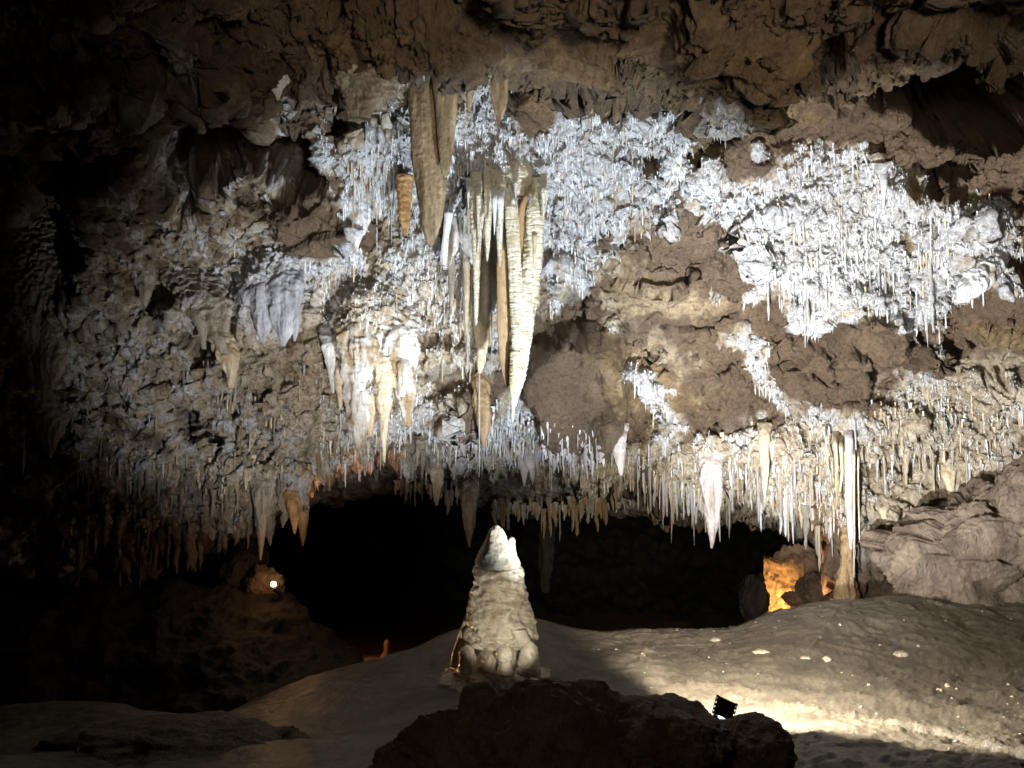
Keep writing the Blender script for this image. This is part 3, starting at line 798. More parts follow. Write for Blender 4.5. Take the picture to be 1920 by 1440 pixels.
# a cluster of ribbons and rods left of the giant
BIG = [
    ([(420, 838, 866), (450, 832, 862), (480, 826, 850), (505, 832, 840)], 7.35, .6, M_WHITE, "white folded drapery tongue between blade and giant cluster"),
    ([(425, 858, 884), (455, 864, 892), (480, 876, 900), (500, 888, 900)], 7.3, .6, M_WHITE, "white drapery fold slanting towards the giant cluster"),
    ([(470, 838, 852), (520, 840, 852), (560, 843, 850), (590, 845, 847)], 7.5, .8, M_GREYST, "slim grey-white stalactite under the folded drapery tongue"),
    ([(450, 915, 940), (500, 905, 934), (550, 900, 926), (590, 905, 916), (610, 908, 911)], 7.35, .35, M_GREYST, "smooth grey translucent sheet left of the giant cluster"),
    ([(600, 890, 925), (650, 894, 916), (690, 896, 906), (702, 898, 900)], 7.7, .6, M_CREAM, "cream wedge stalactite ending left of the giant's yellow tip"),
    ([(480, 868, 882), (540, 870, 880), (600, 872, 878), (630, 874, 876)], 7.55, .8, M_CREAM, "long cream rod in the sheaf left of the giant cluster"),
    ([(720, 888, 916), (760, 890, 918), (800, 898, 918), (826, 902, 912), (840, 905, 908)], 8.6, .7, M_TAN, "tan carrot stalactite above the lip, left of the yellow tip"),
    ([(640, 398, 440), (670, 408, 446), (700, 424, 444), (728, 430, 438)], 8.4, .6, M_CREAM, "pale shark-tooth stalactite on the dim left wall"),
    ([(520, 248, 286), (545, 262, 284), (575, 268, 274)], 8.2, .7, M_GREYST, "small grey claw stalactite left of the slanting drapery"),
    ([(128, 504, 528), (140, 494, 536), (158, 496, 538), (168, 512, 530), (188, 520, 524)], 6.6, .3, M_WHITE, "small lone white stalactite tongue on the dark upper left roof"),
    ([(395, 645, 690), (420, 660, 690), (445, 664, 678), (474, 667, 669)], 7.3, .6, M_WHITE, "white clawed stalactite above the smooth brown ledge"),
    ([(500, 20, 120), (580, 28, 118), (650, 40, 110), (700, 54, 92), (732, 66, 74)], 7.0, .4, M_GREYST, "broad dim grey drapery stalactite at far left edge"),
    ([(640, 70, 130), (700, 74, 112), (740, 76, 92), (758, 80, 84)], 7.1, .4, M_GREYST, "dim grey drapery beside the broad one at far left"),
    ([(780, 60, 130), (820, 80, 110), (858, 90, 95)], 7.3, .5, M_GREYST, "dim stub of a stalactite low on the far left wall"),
    ([(825, 1150, 1172), (850, 1152, 1172), (875, 1158, 1170), (892, 1163, 1166)], 9.0, .6, M_PINK, "single lavender tooth hanging apart right of the middle fringe"),
    ([(860, 1315, 1352), (910, 1318, 1352), (950, 1322, 1350), (990, 1328, 1344), (1028, 1333, 1336)], 8.7, .7, M_PINK, "large pinkish fang stalactite pointing down over the right of the dark opening"),
    ([(850, 968, 988), (880, 976, 990), (912, 982, 984)], 9.0, .7, M_PINK, "first long lavender tooth of the middle fringe"),
    ([(855, 988, 1004), (880, 992, 1002), (900, 996, 999)], 9.0, .7, M_PINK, "second long lavender tooth of the middle fringe"),
    ([(820, 1425, 1442), (860, 1426, 1442), (910, 1430, 1438), (936, 1433, 1435)], 8.4, .7, M_CREAM, "cream fluted stalactite on the right lip left of the orange niche"),
    ([(915, 862, 896), (945, 868, 894), (975, 870, 890), (1000, 874, 886), (1026, 879, 881)], 10.6, .8, M_CREAM, "mottled carrot stalactite dangling behind, above and left of the stalagmite"),
    ([(885, 808, 830), (915, 812, 828), (948, 817, 820)], 10.7, .6, M_CREAM, "stubby pale stalactite at the left of the second fringe"),
    ([(940, 966, 980), (955, 968, 980), (972, 972, 974)], 10.4, .6, M_WHITE, "tiny white arrow-shaped stalactite above the stalagmite"),
    ([(900, 550, 580), (950, 556, 578), (1000, 562, 574), (1024, 566, 569)], 9.0, .8, M_ORANGE, "amber fang stalactite glowing above the far left lamp"),
    ([(930, 535, 562), (970, 544, 560), (1001, 551, 554)], 9.0, .8, M_ORANGE, "shorter amber stalactite beside the glowing fang"),
    ([(900, 474, 512), (960, 480, 504), (1010, 484, 496), (1050, 487, 489)], 8.7, .7, M_GREYST, "longest grey stalactite above and left of the far lamp"),
    ([(940, 1012, 1046), (1000, 1014, 1040), (1060, 1012, 1034), (1110, 1016, 1028)], 11.5, .8, M_SHADEDARK, "dim brown column half lost in shadow behind the stalagmite"),
    ([(880, 1764, 1790), (905, 1774, 1788), (940, 1782, 1788), (972, 1784, 1786)], 7.9, .7, M_CREAM, "cream icicle with broad root above the right boulder"),
    ([(985, 1776, 1796), (1000, 1778, 1792), (1022, 1780, 1788)], 7.9, .8, M_CREAM, "pale stub stalagmite below the cream icicle on the boulder"),
    ([(960, 1650, 1662), (1000, 1666, 1674), (1040, 1668, 1672)], 8.2, .7, M_CREAM, "cream rod against the grey right wall"),
    ([(150, 640, 740), (180, 655, 735), (210, 650, 700), (225, 655, 690)], 6.6, .4, M_GREYST, "grey scalloped curtain with ochre rim left of the blade's root"),
    ([(500, 1820, 1880), (540, 1800, 1850), (570, 1796, 1812)], 7.3, .5, M_WHITE, "bright white antler-like drapery near the right edge"),
    ([(330, 1650, 1664), (360, 1653, 1661), (392, 1655, 1658)], 7.2, .8, M_WHITE, "thick white rod under the small ledge in the upper right crust"),
]
for k, (rr, Y, th, mt, lb) in enumerate(BIG):
    r0 = min(rr); w0 = r0[2] - r0[1]
    stub = "stub stalagmite" in lb
    if "tongue on the dark" in lb:
        Y = wallY(515, 150) - .04
    elif not stub:
        Yw = wallY((r0[1] + r0[2]) / 2, r0[0], default=Y)
        if abs(Yw - Y) < 1.6:
            Y = Yw - w0 * .25 * Yw / FPX - .02
        rr = [(r0[0] - w0 * .9 - 12, r0[1] - w0 * .1, r0[2] + w0 * .1)] + rr
    spire("stalactite", rr, Y, th, mt, lb, flute=.42, fscale=15, vs=.18, rib=.16, fine=.09, seed=k, root=0 if (stub or "tongue on the dark" in lb) else .12 + w0 * 1.2 * Y / FPX, cat="stalagmite" if "stub stalagmite" in lb else "stalactite", up="stub stalagmite" in lb)

# flowstone curtain: one thing of many frozen folds
cur = bpy.data.objects.new("flowstone_curtain", None); col.objects.link(cur)
YC = wallY(700, 600, default=8.3) - .05
cur.location = V(700, 560, YC)
tag(cur, "wide frozen white flowstone curtain of hanging folds left of the pale ledge", "curtain")
for k, (rr, dy, mt) in enumerate([
        ([(560, 628, 672), (620, 625, 680), (690, 640, 685), (760, 650, 690), (800, 657, 688), (845, 668, 674)], .0, M_CURT),
        ([(540, 690, 760), (600, 700, 778), (660, 715, 780), (720, 738, 779), (770, 752, 774), (800, 760, 768)], .05, M_CURT),
        ([(560, 650, 720), (640, 655, 712), (690, 662, 700), (735, 674, 684)], -.05, M_CURT),
        ([(620, 700, 742), (720, 704, 736), (790, 712, 730), (845, 717, 724), (868, 720, 722)], -.02, M_CREAM),
        ([(640, 742, 768), (700, 746, 766), (745, 750, 758)], -.06, M_CURT),
        ([(600, 598, 632), (650, 604, 630), (700, 616, 630), (738, 622, 626)], .03, M_CURT),
        ([(700, 676, 706), (760, 680, 702), (820, 690, 698)], .03, M_CREAM),
        ([(650, 622, 648), (715, 628, 646), (770, 636, 640)], .0, M_CREAM)]):
    spire("fold", [(a_, (b_ + c_) / 2 - (c_ - b_) * .42, (b_ + c_) / 2 + (c_ - b_) * .42) for a_, b_, c_ in rr], YC + dy + .08, .5, mt, parent=cur, flute=.75, fscale=11, rib=.22, vs=.22, seed=k + 3, root=.45, fine=.08)
cur2 = bpy.data.objects.new("flowstone_curtain", None); col.objects.link(cur2)
YC = wallY(510, 500, default=8.6) - .02
cur2.location = V(510, 470, YC)
tag(cur2, "blue-grey smooth flowstone curtain on the dim left wall, right of the slanting drapery", "curtain")
for k, rr in enumerate([[(470, 458, 500), (520, 466, 508), (570, 474, 510), (615, 484, 506), (645, 490, 494)], [(465, 490, 545), (520, 500, 552), (580, 508, 552), (620, 520, 548), (650, 528, 534)],
                        [(480, 535, 565), (540, 540, 566), (600, 545, 562), (640, 550, 554)], [(500, 440, 470), (540, 448, 476), (575, 458, 468)]]):
    spire("fold", rr, YC, .45, M_BLUEGREY, parent=cur2, flute=.7, fscale=12, rib=.15, vs=.2, seed=k + 13, root=.45)
cur3 = bpy.data.objects.new("flowstone_curtain", None); col.objects.link(cur3)
YC = wallY(360, 540, default=8.6) - .05
cur3.location = V(360, 520, YC)
tag(cur3, "slanting grey drapery with a hooked tip on the dim left wall", "curtain")
for k, rr in enumerate([[(505, 305, 350), (545, 325, 385), (585, 352, 405), (620, 378, 415), (650, 405, 425), (665, 418, 424)], [(545, 330, 352), (585, 352, 372), (615, 372, 386), (655, 380, 386)], [(520, 345, 395), (560, 370, 425), (600, 398, 430), (625, 415, 428)]]):
    spire("fold", rr, YC - .05 * (k == 1), .35, M_GREYST, parent=cur3, flute=.7, fscale=12, rib=.15, vs=.35, seed=k + 23, root=.3)

# right hand column that reaches the floor
c = bpy.data.objects.new("column", None); col.objects.link(c); c.location = V(1600, 1115, 8.35)
tag(c, "tall fluted cream and pink column reaching the floor at the right of the opening", "column")
spire("shaft", [(790, 1584, 1597), (850, 1585, 1598), (920, 1586, 1599), (960, 1588, 1600), (1000, 1591, 1600), (1030, 1594, 1598)], 8.3, .8, M_PINK, parent=c, root=.4, flute=.5, fscale=12, vs=.06)
spire("rod", [(830, 1597, 1606), (900, 1598, 1605), (980, 1599, 1604), (1040, 1600, 1603), (1082, 1600, 1602)], 8.3, .8, M_PINK, parent=c, flute=.25, vs=.1, root=.4)
spire("rod", [(800, 1563, 1573), (870, 1564, 1572), (930, 1567, 1571), (950, 1568, 1570)], 8.35, .8, M_ORANGE, parent=c, flute=.3, vs=.1, root=.4)
for dx, w in ((0, 1.0), (-14, .7), (10, .6), (-24, .5), (-7, .8), (16, .4)):
    spire("rod", [(820 + dx, 1586 + dx * 1.5 - 5 * w, 1586 + dx * 1.5 + 5 * w), (890, 1588 + dx * 1.3 - 3 * w, 1588 + dx * 1.3 + 3.5 * w), (950 + 4 * dx, 1586 + dx * 1.6 - 1, 1586 + dx * 1.6 + 1)], 8.1 + w * .2, .8, M_CREAM, parent=c, flute=.3, root=.4, seed=dx)
spire("foot", [(960, 1584, 1594), (1010, 1580, 1596), (1060, 1578, 1596), (1130, 1570, 1606)], 8.45, .8, M_TAN, parent=c, flute=.7, fscale=14, vs=.12, rib=.25, root=.4)

# ------------------------------------------------------------------ soda straws and teeth in fringes
def straw_variant(k, cone):
    """unit length down -z, unit radius"""
    rg = np.random.default_rng(100 + k + 50 * cone)
    n, m = (14, 8) if cone else (10, 6)
    t = np.linspace(0, 1, n)
    if cone:
        r = (1 - t) ** (.55 + .5 * rg.random()) + .06
        r *= 1 + .16 * rg.normal(size=n)
    else:
        r = 1.0 - .25 * t + .16 * rg.normal(size=n)
        r[0] *= 1.1
    r = np.maximum(r, .05); r[-1] *= .3
    th = np.linspace(0, 2 * np.pi, m, endpoint=False)
    wob = np.cumsum(rg.normal(size=(n, 2)), 0) * (.10 if cone else .14)
    v = np.zeros((n, m, 3))
    fl = 1 + (.22 if cone else .0) * rg.normal(size=m)
    v[..., 0] = wob[:, :1] + r[:, None] * np.cos(th) * fl
    v[..., 1] = wob[:, 1:] + r[:, None] * np.sin(th) * fl
    v[..., 2] = -t[:, None]
    return v.reshape(-1, 3), grid_faces(n, m, True)


VAR = {(k, c): straw_variant(k, c) for k in range(8) for c in (0, 1)}
VMESH = {}
MATS = dict(w=M_WHITE, c=M_CREAM, p=M_PINK, o=M_ORANGE, g=M_GREYST, t=M_TAN)
STUFF_V, STUFF_F, STUFF_N = {}, {}, {}


def hang(px, py, L, wpx, mk, cone, name, label, group, stuff=False, Y=None):
    i = on_wall(px, py)
    if Y is not None:
        top = P(px, py, Y)
    elif i is None:
        return False
    elif m_brown[i] > .45 and (py < 790 or label is None):
        return False
    else:
        top = pw[i]
    dist = top[1]
    r = wpx * .5 * dist / FPX; Lm = L * dist / FPX + .06
    k = random.randrange(8)
    s = np.array([r, r, Lm])
    org = top + np.array([0, r * .8 + .015, .06])
    ang = random.random() * 6.28
    if stuff:
        v, f = VAR[(k, cone)]
        c_, s_ = math.cos(ang), math.sin(ang)
        vv = v * s
        vv = np.stack([vv[:, 0] * c_ - vv[:, 1] * s_, vv[:, 0] * s_ + vv[:, 1] * c_, vv[:, 2]], -1) + org
        STUFF_V.setdefault(mk, []).append(vv)
        STUFF_F.setdefault(mk, []).append(f + STUFF_N.get(mk, 0)); STUFF_N[mk] = STUFF_N.get(mk, 0) + len(v)
        return True
    key = (k, cone, mk)
    if key not in VMESH:
        v, f = VAR[(k, cone)]
        VMESH[key] = mesh_from(name, v, f, MATS[mk])
    o = bpy.data.objects.new(name, VMESH[key]); col.objects.link(o)
    o.location = org; o.scale = s; o.rotation_euler = (0, 0, ang)
    tag(o, label, "stalactite", group)
    return True


def along(poly, t):
    d = [math.dist(poly[i], poly[i + 1]) for i in range(len(poly) - 1)]
    s = t * sum(d)
    for i, L in enumerate(d):
        if s <= L or i == len(d) - 1:
            k = s / L
            return poly[i][0] * (1 - k) + poly[i + 1][0] * k, poly[i][1] * (1 - k) + poly[i + 1][1] * k
        s -= L


# poly, count, length, width, materials, cone share, vertical jitter, label, number of individuals
FR = [
    ([(330, 985), (420, 970), (480, 945), (530, 905)], 60, (25, 80), (8, 20), "ggg", .9, 34, "grey pointed stalactite in the dim fringe left of the far lamp", 40, None),
    ([(180, 960), (300, 965), (400, 950)], 50, (20, 60), (5, 11), "g", .6, 26, "slim grey stalactite in the dim fringe at lower left", 26, None),
    ([(120, 890), (300, 870), (480, 880)], 70, (20, 80), (4, 9), "gc", .4, 30, "slim stalactite on the dim left wall above the lowest fringe", 20, None),
    ([(60, 1000), (200, 1015), (340, 1000)], 70, (30, 100), (4, 10), "gt", .5, 34, "long dim stalactite in the dark lowest fringe at far left", 20, None),
    ([(360, 900), (450, 890), (530, 870)], 60, (20, 90), (4, 11), "gcc", .6, 30, "cream-grey stalactite in the crowded fringe left of the rusty hollow", 20, None),
    ([(740, 850), (820, 850), (900, 840)], 40, (12, 50), (4, 9), "gcp", .5, 20, "short dull stalactite on the lip below the tan carrot", 14, None),
    ([(560, 880), (620, 838), (690, 832)], 26, (20, 60), (5, 11), "ott", .5, 14, "rusty stalactite in the fringe over the red-lit hollow", 26, None),
    ([(600, 815), (660, 832), (760, 838)], 30, (8, 40), (3, 6), "wc", .3, 12, "short white straw along the foot of the flowstone curtain", 24, None),
    ([(900, 800), (960, 845), (1060, 850), (1130, 852)], 90, (18, 56), (5, 11), "ppw", .7, 16, "lavender tooth in the dense middle fringe under the round boulder", 50, None),
    ([(890, 770), (1000, 790), (1110, 820)], 60, (10, 34), (3, 6), "pw", .4, 18, "fine lavender straw above the dense middle fringe", 20, None),
    ([(1180, 870), (1250, 905), (1300, 930), (1340, 930)], 80, (25, 110), (3, 9), "pcw", .5, 18, "pinkish straw in the fringe left of the large fang", 30, None),
    ([(1350, 915), (1400, 880), (1470, 910), (1540, 950)], 80, (20, 105), (3, 9), "pcgw", .5, 24, "pale straw in the fringe over the orange niche", 30, None),
    ([(1510, 900), (1560, 960), (1610, 960)], 60, (25, 90), (3, 8), "pcc", .4, 34, "cream straw in the bunch beside the tall column", 24, None),
    ([(1320, 800), (1420, 830), (1500, 850), (1600, 820)], 44, (20, 90), (3, 8), "cwc", .3, 34, "cream straw on the calcite bank above the right lip", 20, None),
    ([(1610, 770), (1700, 760), (1800, 770), (1880, 800)], 50, (15, 75), (3, 7), "cwc", .3, 34, "cream straw in the group on the right wall", 30, None),
    ([(1640, 820), (1740, 850), (1860, 860)], 34, (20, 90), (3, 7), "cw", .3, 40, "cream straw low on the right wall above the boulder", 20, None),
    ([(1440, 530), (1520, 560), (1640, 500), (1760, 560)], 40, (25, 90), (3, 6), "w", .1, 34, "thin white straw hanging below the bright right crust", 24, None),
    ([(1380, 420), (1500, 400), (1640, 430), (1800, 430)], 40, (12, 45), (2.5, 5), "w", .1, 60, "thin white straw inside the bright right crust", 0, None),
    ([(650, 290), (700, 350), (770, 350)], 44, (25, 110), (2.5, 5), "wc", .1, 46, "fine white straw left of the brown blade", 26, None),
    ([(1040, 330), (1100, 380), (1200, 390), (1260, 380)], 50, (12, 55), (3, 7), "wc", .3, 46, "short white straw in the crust right of the giant cluster", 16, None),
    ([(860, 430), (900, 520), (930, 520)], 50, (40, 160), (2.5, 6), "wcg", .1, 60, "long thin rod in the sheaf left of the giant cluster", 28, None),
    ([(820, 500), (870, 540), (880, 620)], 34, (30, 110), (3, 6), "wc", .2, 40, "pale rod in front of the calcite left of the giant cluster", 10, None),
    ([(740, 905), (800, 910), (860, 925)], 26, (14, 60), (5, 10), "gc", .5, 10, "dim stalactite in the second fringe left of the carrot", 16, 10.8),
    ([(925, 945), (1000, 955), (1100, 945), (1200, 920)], 70, (18, 60), (5, 11), "gt", .5, 14, "dim brown-grey straw in the second fringe behind the stalagmite tip", 30, 10.9),
    ([(560, 690), (620, 660), (700, 690), (740, 740)], 34, (12, 50), (4, 8), "wc", .3, 30, "short cream straw on the flowstone curtain", 10, None),
    ([(420, 770), (480, 780), (560, 790)], 34, (15, 60), (3, 6), "cgt", .2, 30, "thin straw on the ochre rock left of the flowstone curtain", 16, None),
    ([(120, 720), (250, 760), (380, 720), (440, 730)], 22, (20, 60), (3, 5), "g", .1, 50, "thin straw on the grey left wall", 12, None),
    ([(60, 730), (70, 850), (140, 800), (190, 800)], 8, (30, 70), (4, 6), "g", .1, 40, "lone thin straw in the gloom at far left", 8, None),
]
ALLH = []
for (poly, n, lr, wr, mk, cs, jy, label, nind, Yf) in FR:
    for q in range(n):
        x, y = along(poly, (q + random.random()) / n)
        y += random.uniform(-jy, jy)
        L = (lr[0] + (lr[1] - lr[0]) * random.random() ** 2.2) * random.choice((.45, .7, 1, 1, 1.15))
        cone = int(random.random() < cs)
        w = (wr[0] + (wr[1] - wr[0]) * random.random() ** 1.8) * (1.7 if cone else .8)
        ALLH.append((L * w, x, y, L, w, random.choice(mk), cone, label, Yf))
ALLH.sort(key=lambda a: -a[0])
left = {1: 235, 0: 255}
total = 0
for (_, x, y, L, w, m_, cone, label, Yf) in ALLH:
    ind = left[cone] > 0
    lb = label if not cone else label.replace("straw", "tooth").replace("rod", "spike")
    if hang(x, y, L, w, m_, cone, "stalactite" if cone else "soda_straw", lb, "hangers: " + lb, stuff=not ind, Y=Yf) and ind:
        left[cone] -= 1; total += 1
# hundreds of small straws all over the calcite
cand = np.where((m_cal > .6) & (~back) & ok & (ppx > 300) & (ppy > 180) & (ppy < 900))[0]
for i in RNG.choice(cand[(ppx[cand] > 640) | (RNG.random(len(cand)) < .2)], 900, replace=False):
    i2 = on_wall(ppx[i], ppy[i])
    if i2 is None or pw[i2, 1] < pw[i, 1] - .25:
        continue
    hang(ppx[i], ppy[i], random.uniform(8, 34) * (1.4 if random.random() < .15 else 1), random.uniform(2.2, 4.2), random.choice("wwwc"), int(random.random() < .3), "soda_straw", None, None, stuff=True)
# rows of long straws hanging in air on named spots
LONG = [(1650, 470, 600, 5), (1747, 470, 625, 5), (1442, 520, 600, 5), (896, 600, 895, 3), (1748, 545, 622, 5), (668, 420, 474, 4), (705, 400, 474, 3), (1695, 380, 420, 4), (1095, 780, 893, 3), (990, 680, 715, 3), (1490, 900, 1020, 4), (738, 300, 420, 3),
        (1435, 450, 546, 5), (1512, 540, 620, 6), (70, 745, 795, 5), (43, 810, 890, 4), (442, 700, 760, 4), (320, 800, 840, 3), (762, 690, 820, 3), (1602, 780, 860, 4), (1350, 880, 1012, 4)]
for (x, y0, y1, w) in LONG:
    hang(x, y0, y1 - y0, w, "w", 0, "soda_straw", "one of the longest white straws, hanging free in front of the wall", "long free-hanging straws")
for mk, vs in STUFF_V.items():
    nm = "small_straws"
    o = link(nm, mesh_from(nm, np.concatenate(vs), np.concatenate(STUFF_F[mk]), MATS[mk]))
    tag(o, "countless small %s straws and drip points scattered over the wall" % dict(w="white", c="cream", p="lavender", o="rusty", g="grey", t="tan")[mk], "straws", kind="stuff")
print("individual straws", total)


# ------------------------------------------------------------------ rocks
def rock(name, cx, cy, rx, ry, Y, ty, mat, label, sub=6, seed=0, facet=.22, rough=.06, cat="boulder", group=None, lump=.22, fr=1.6, parent=None, cuts=16, crack=.10):
    import bmesh
    bm = bmesh.new(); bmesh.ops.create_icosphere(bm, subdivisions=sub, radius=1)
    me = bpy.data.meshes.new(name); bm.to_mesh(me); bm.free()
    n = len(me.vertices); v = np.empty(n * 3, np.float32); me.vertices.foreach_get("co", v); v = v.reshape(-1, 3).astype(float)
    d = v / np.linalg.norm(v, axis=1)[:, None]
    rg = np.random.default_rng(seed + 500)
    # cut by random planes for a faceted stone
    rad = np.ones(n)
    for _ in range(cuts):
        pn = rg.normal(size=3); pn /= np.linalg.norm(pn)
        h = .74 + .3 * rg.random()
        dt = d @ pn
        lim = np.where(dt > .05, h / np.maximum(dt, .05), 9)
        rad = np.minimum(rad, lim)
    rad *= 1 + crack * facets(d * 1.8 + seed + .15 * fbm(d * 4, 3)[:, None]) + .035 * facets(d * 6 + seed)
    rad *= 1 + fbm(d * fr + seed * 1.7, 4, .55) * lump + fbm(d * 5 + seed, 5, .62, ridge=True) * rough
    s = Y / FPX
    v = d * rad[:, None] * np.array([rx * s, ty, ry * s])
    me.vertices.foreach_set("co", v.astype(np.float32).ravel())
    me.polygons.foreach_set("use_smooth", np.ones(len(me.polygons), bool))
    me.materials.append(mat); me.update()
    o = link(name, me, V(cx, cy, Y), parent)
    if parent is None:
        tag(o, label, cat, group)
    return o


rock("boulder", 1075, 1512, 360, 200, 3.0, .32, M_ROCK, "huge dark rounded boulder in the bottom foreground", 7, 1, rough=.08)
rock("rock", 905, 1318, 42, 44, 3.05, .12, M_ROCK, "dark upright knob of rock on the foreground boulder", 5, 2, cat="rock")
rock("rock", 985, 1320, 62, 34, 3.1, .16, M_ROCK, "dark jagged rock on the foreground boulder's crest", 5, 3, cat="rock", rough=.12)
rock("rock", 1060, 1325, 60, 40, 3.1, .16, M_ROCK, "dark rock shoulder right of the jagged crest rock", 5, 9, cat="rock", rough=.12)
rock("rock", 1240, 1385, 105, 66, 3.0, .25, M_ROCK, "low dark rock between the boulder crest and the floodlight", 6, 4, cat="rock")
rock("boulder", 1420, 1402, 62, 52, 3.1, .2, M_ROCK, "small smooth dark boulder in front of the floodlight", 6, 5, rough=.03)
rock("boulder", 1860, 1055, 200, 150, 7.85, .5, M_PALEROCK, "cracked faceted tan boulder resting against the right wall", 7, 6, rough=.08, lump=.10, cuts=30, crack=.30)
rock("boulder", 1740, 1060, 60, 80, 8.0, .3, M_PALEROCK, "grey lump of rock at the left of the faceted boulder", 6, 8, rough=.10, lump=.12, cuts=30, crack=.30)
rock("rock", 1940, 930, 60, 70, 7.4, .3, M_PALEROCK, "pale smooth rock at the right edge above the faceted boulder", 6, 12, cat="rock")
rock("boulder", 330, 1440, 260, 70, 4.2, .5, M_ROCK, "low dim boulder in the bottom left gloom", 6, 10)
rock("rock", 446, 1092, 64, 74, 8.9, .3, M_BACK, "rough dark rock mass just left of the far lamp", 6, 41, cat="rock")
rock("rock", 494, 1094, 36, 34, 8.7, .14, M_ROCK, "small rock glowing orange behind the far lamp's bulb", 5, 55, cat="rock", rough=.15)  # added in place of the lamp's halo, lit by the point light
STN = [(1427, 1223, 20, 6, "flat pale stone leftmost on the lit flowstone"), (1508, 1234, 14, 5, "small pale stone left of the brightest one"), (1550, 1237, 13, 8, "bright cream pebble on the lit flowstone slope"),
       (1666, 1278, 22, 6, "white sliver of stone half way down the slope"), (1760, 1296, 11, 9, "white chip casting a shadow on the right slope"), (1776, 1288, 8, 6, "tan pebble behind the white chip"),
       (1690, 1226, 18, 5, "faint tan stone high on the right slope"), (1340, 1200, 14, 4, "pale stone near the left end of the crest"), (1722, 1213, 4, 3, "tiny white fleck high on the right slope"), (1575, 1170, 4, 3, "tiny white fleck near the crest"),
       (1892, 1283, 5, 4, "tiny pale fleck at the right edge of the slope"), (1630, 1285, 4, 3, "tiny fleck left of the white sliver")]
for k, (x, y, a, b_, lb) in enumerate(STN):
    a, b_ = a * .75, b_ * 1.25
    p = on_floor(x, y)
    o = rock("stone", x, y, a, b_, float(p.y), a * float(p.y) / FPX * .8, M_STONE, lb, 4, 20 + k, cat="stone")
    o.location = p - Vector((0, 0, b_ * .35 * float(p.y) / FPX))

# fine grit over the right hand floor
gsel = np.where((fpx > 1080) & (fpx < 2000) & (fpy > 1130) & (fpy < 1460) & (floor_p[:, 1] > 3.2) & (floor_p[:, 1] < 8))[0]
gsel = RNG.choice(gsel, 450, replace=False)
oct_ = np.array([[1, 0, 0], [0, 1, 0], [-1, 0, 0], [0, -1, 0], [0, 0, 1], [0, 0, -.4]], float)
of = np.array([[0, 1, 4], [1, 2, 4], [2, 3, 4], [3, 0, 4], [1, 0, 5], [2, 1, 5], [3, 2, 5], [0, 3, 5]])
sz = .003 + .015 * RNG.random(len(gsel)) ** 5
gv = floor_p[gsel][:, None, :] + (oct_[None] * (.6 + .8 * RNG.random((len(gsel), 6, 1)))) * sz[:, None, None] * np.array([1.3, 1, .7])
gf = (np.arange(len(gsel))[:, None, None] * 6 + of[None]).reshape(-1, 3)
tag(link("grit", mesh_from("grit", gv.reshape(-1, 3), gf, M_STONE, False)), "fine pale grit scattered on the flowstone slope", "grit", kind="stuff")

# ------------------------------------------------------------------ lamps
import bmesh


def box_bm(bm, size, loc=(0, 0, 0), rot=(0, 0, 0)):
    r = bmesh.ops.create_cube(bm, size=1)
    M = Euler(rot).to_matrix().to_4x4(); M.translation = Vector(loc)
    for v in r['verts']:
        v.co = M @ Vector((v.co.x * size[0], v.co.y * size[1], v.co.z * size[2]))


def bm_obj(name, bm, mat, parent=None, loc=(0, 0, 0), bevel=.002):
    if bevel:
        bmesh.ops.bevel(bm, geom=bm.edges[:], offset=bevel, segments=2, affect='EDGES')
    me = bpy.data.meshes.new(name); bm.to_mesh(me); bm.free(); me.materials.append(mat)
    return link(name, me, loc, parent)


s = 4.1 / FPX
fix = bpy.data.objects.new("floodlight", None); col.objects.link(fix); fix.location = V(1355, 1362, 4.1)
tag(fix, "lit floodlight with perforated black barn door on the flowstone floor", "floodlight")
bm = bmesh.new()
box_bm(bm, (20 * s, 22 * s, 18 * s)); bm_obj("housing", bm, M_HOUSING, fix, (0, 0, 8 * s))
bm = bmesh.new(); box_bm(bm, (15 * s, 12 * s, 5 * s)); bm_obj("lens", bm, M_LENS, fix, (1 * s, 0, 20 * s), .001)
# barn door: sheet with slots down both edges
def door(name, w, h, loc, rot, slots=3):
    bm = bmesh.new()
    t = .003
    box_bm(bm, (w * .84, t, h))
    for sgn in (-1, 1):
        box_bm(bm, (w * .03, t, h), (sgn * w * .485, 0, 0))
        for k in range(slots + 1):
            z = -h / 2 + h * (k + .0) / slots
            box_bm(bm, (w * .08, t, h * .16), (sgn * w * .44, 0, min(max(z, -h * .45), h * .45)))
    o = bm_obj(name, bm, M_BLACK, fix, loc, 0)
    o.rotation_euler = rot
    return o
door("barn_door", 42 * s, 32 * s, (3 * s, -6 * s, 34 * s), (math.radians(-20), math.radians(24), 0), 4)
door("barn_door", 26 * s, 16 * s, (-20 * s, -6 * s, 12 * s), (math.radians(-40), math.radians(-30), 0), 3)
door("barn_door", 22 * s, 12 * s, (22 * s, -6 * s, 10 * s), (math.radians(-40), math.radians(20), 0), 3)

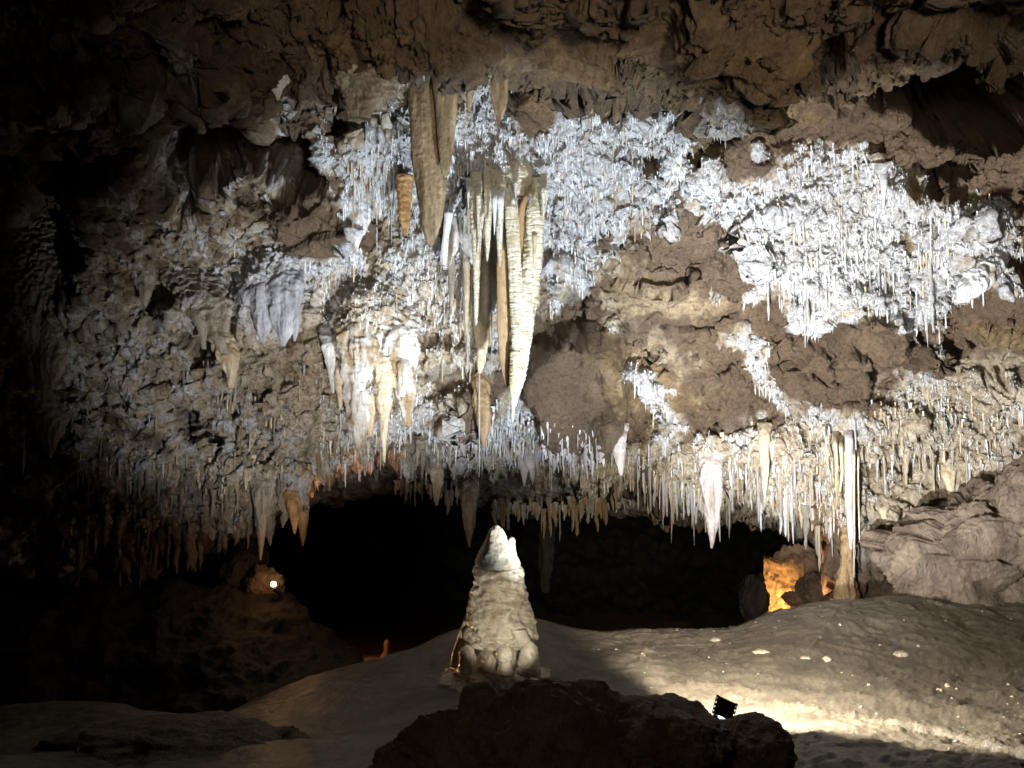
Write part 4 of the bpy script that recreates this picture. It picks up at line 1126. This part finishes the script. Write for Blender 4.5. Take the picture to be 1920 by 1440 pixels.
s2 = 8.4 / FPX
fl2 = bpy.data.objects.new("lamp", None); col.objects.link(fl2); fl2.location = V(520, 1108, 8.4)
tag(fl2, "glaring warm lamp on the dark bank at the left of the opening", "lamp")
bm = bmesh.new(); bmesh.ops.create_icosphere(bm, subdivisions=3, radius=5 * s2)
bo = bm_obj("bulb", bm, M_BULB, fl2, (-5 * s2, -.05, 14 * s2), 0)
bm = bmesh.new(); bmesh.ops.create_cone(bm, segments=16, radius1=6 * s2, radius2=9 * s2, depth=12 * s2, cap_ends=True)
ho = bm_obj("socket", bm, M_BLACK, fl2, (2 * s2, -.03, 4 * s2), 0); ho.rotation_euler = (.2, -.7, 0)
bm = bmesh.new(); box_bm(bm, (3 * s2, 3 * s2, 16 * s2)); bm_obj("bracket", bm, M_BLACK, fl2, (4 * s2, 0, -6 * s2), .001)

ORANGE = (1.0, 0.50, 0.20)
point("far_lamp_light", V(520, 1078, 8.25), 3.2, (1.0, 0.50, 0.20), .05)
spot("far_lamp_beam", V(560, 1120, 9.7), V(720, 1232, 9.8), 45, 80, .6, ORANGE, .05)
spot("stalagmite_rim_beam", V(600, 1190, 7.6), V(915, 1130, 5.6), 42, 30, .6, ORANGE, .05)
spot("hollow_beam", V(585, 1060, 9.8), V(620, 880, 9.4), 75, 74, .8, (1, .38, .14), .05)

# niche lit orange at the right
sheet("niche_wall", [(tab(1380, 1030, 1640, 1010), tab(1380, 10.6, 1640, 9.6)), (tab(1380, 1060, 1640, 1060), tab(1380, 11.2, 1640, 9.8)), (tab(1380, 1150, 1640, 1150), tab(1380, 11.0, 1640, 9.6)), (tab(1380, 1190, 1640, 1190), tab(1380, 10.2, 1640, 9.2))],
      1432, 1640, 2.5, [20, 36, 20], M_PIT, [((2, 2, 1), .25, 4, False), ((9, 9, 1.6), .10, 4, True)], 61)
rock("rock", 1412, 1125, 26, 50, 10.0, .3, M_SHADEDARK, "rock mass coloured black as shade at the left side of the orange niche", 5, 31, cat="rock")
rock("rock", 1530, 1110, 34, 34, 9.9, .3, M_ROCK, "dark reddish rock inside the orange niche", 5, 32, cat="rock")
rock("rock", 1488, 1122, 20, 14, 10.0, .15, M_PIT, "small orange-lit rock on the niche floor", 4, 33, cat="rock")
spot("niche_light", V(1455, 1142, 10.1), V(1452, 1090, 11.2), 95, 90, .7, (1.0, .58, .18), .04)
spot("niche_spill", V(1500, 1150, 9.4), V(1590, 1040, 9.2), 55, 90, .8, ORANGE, .04)
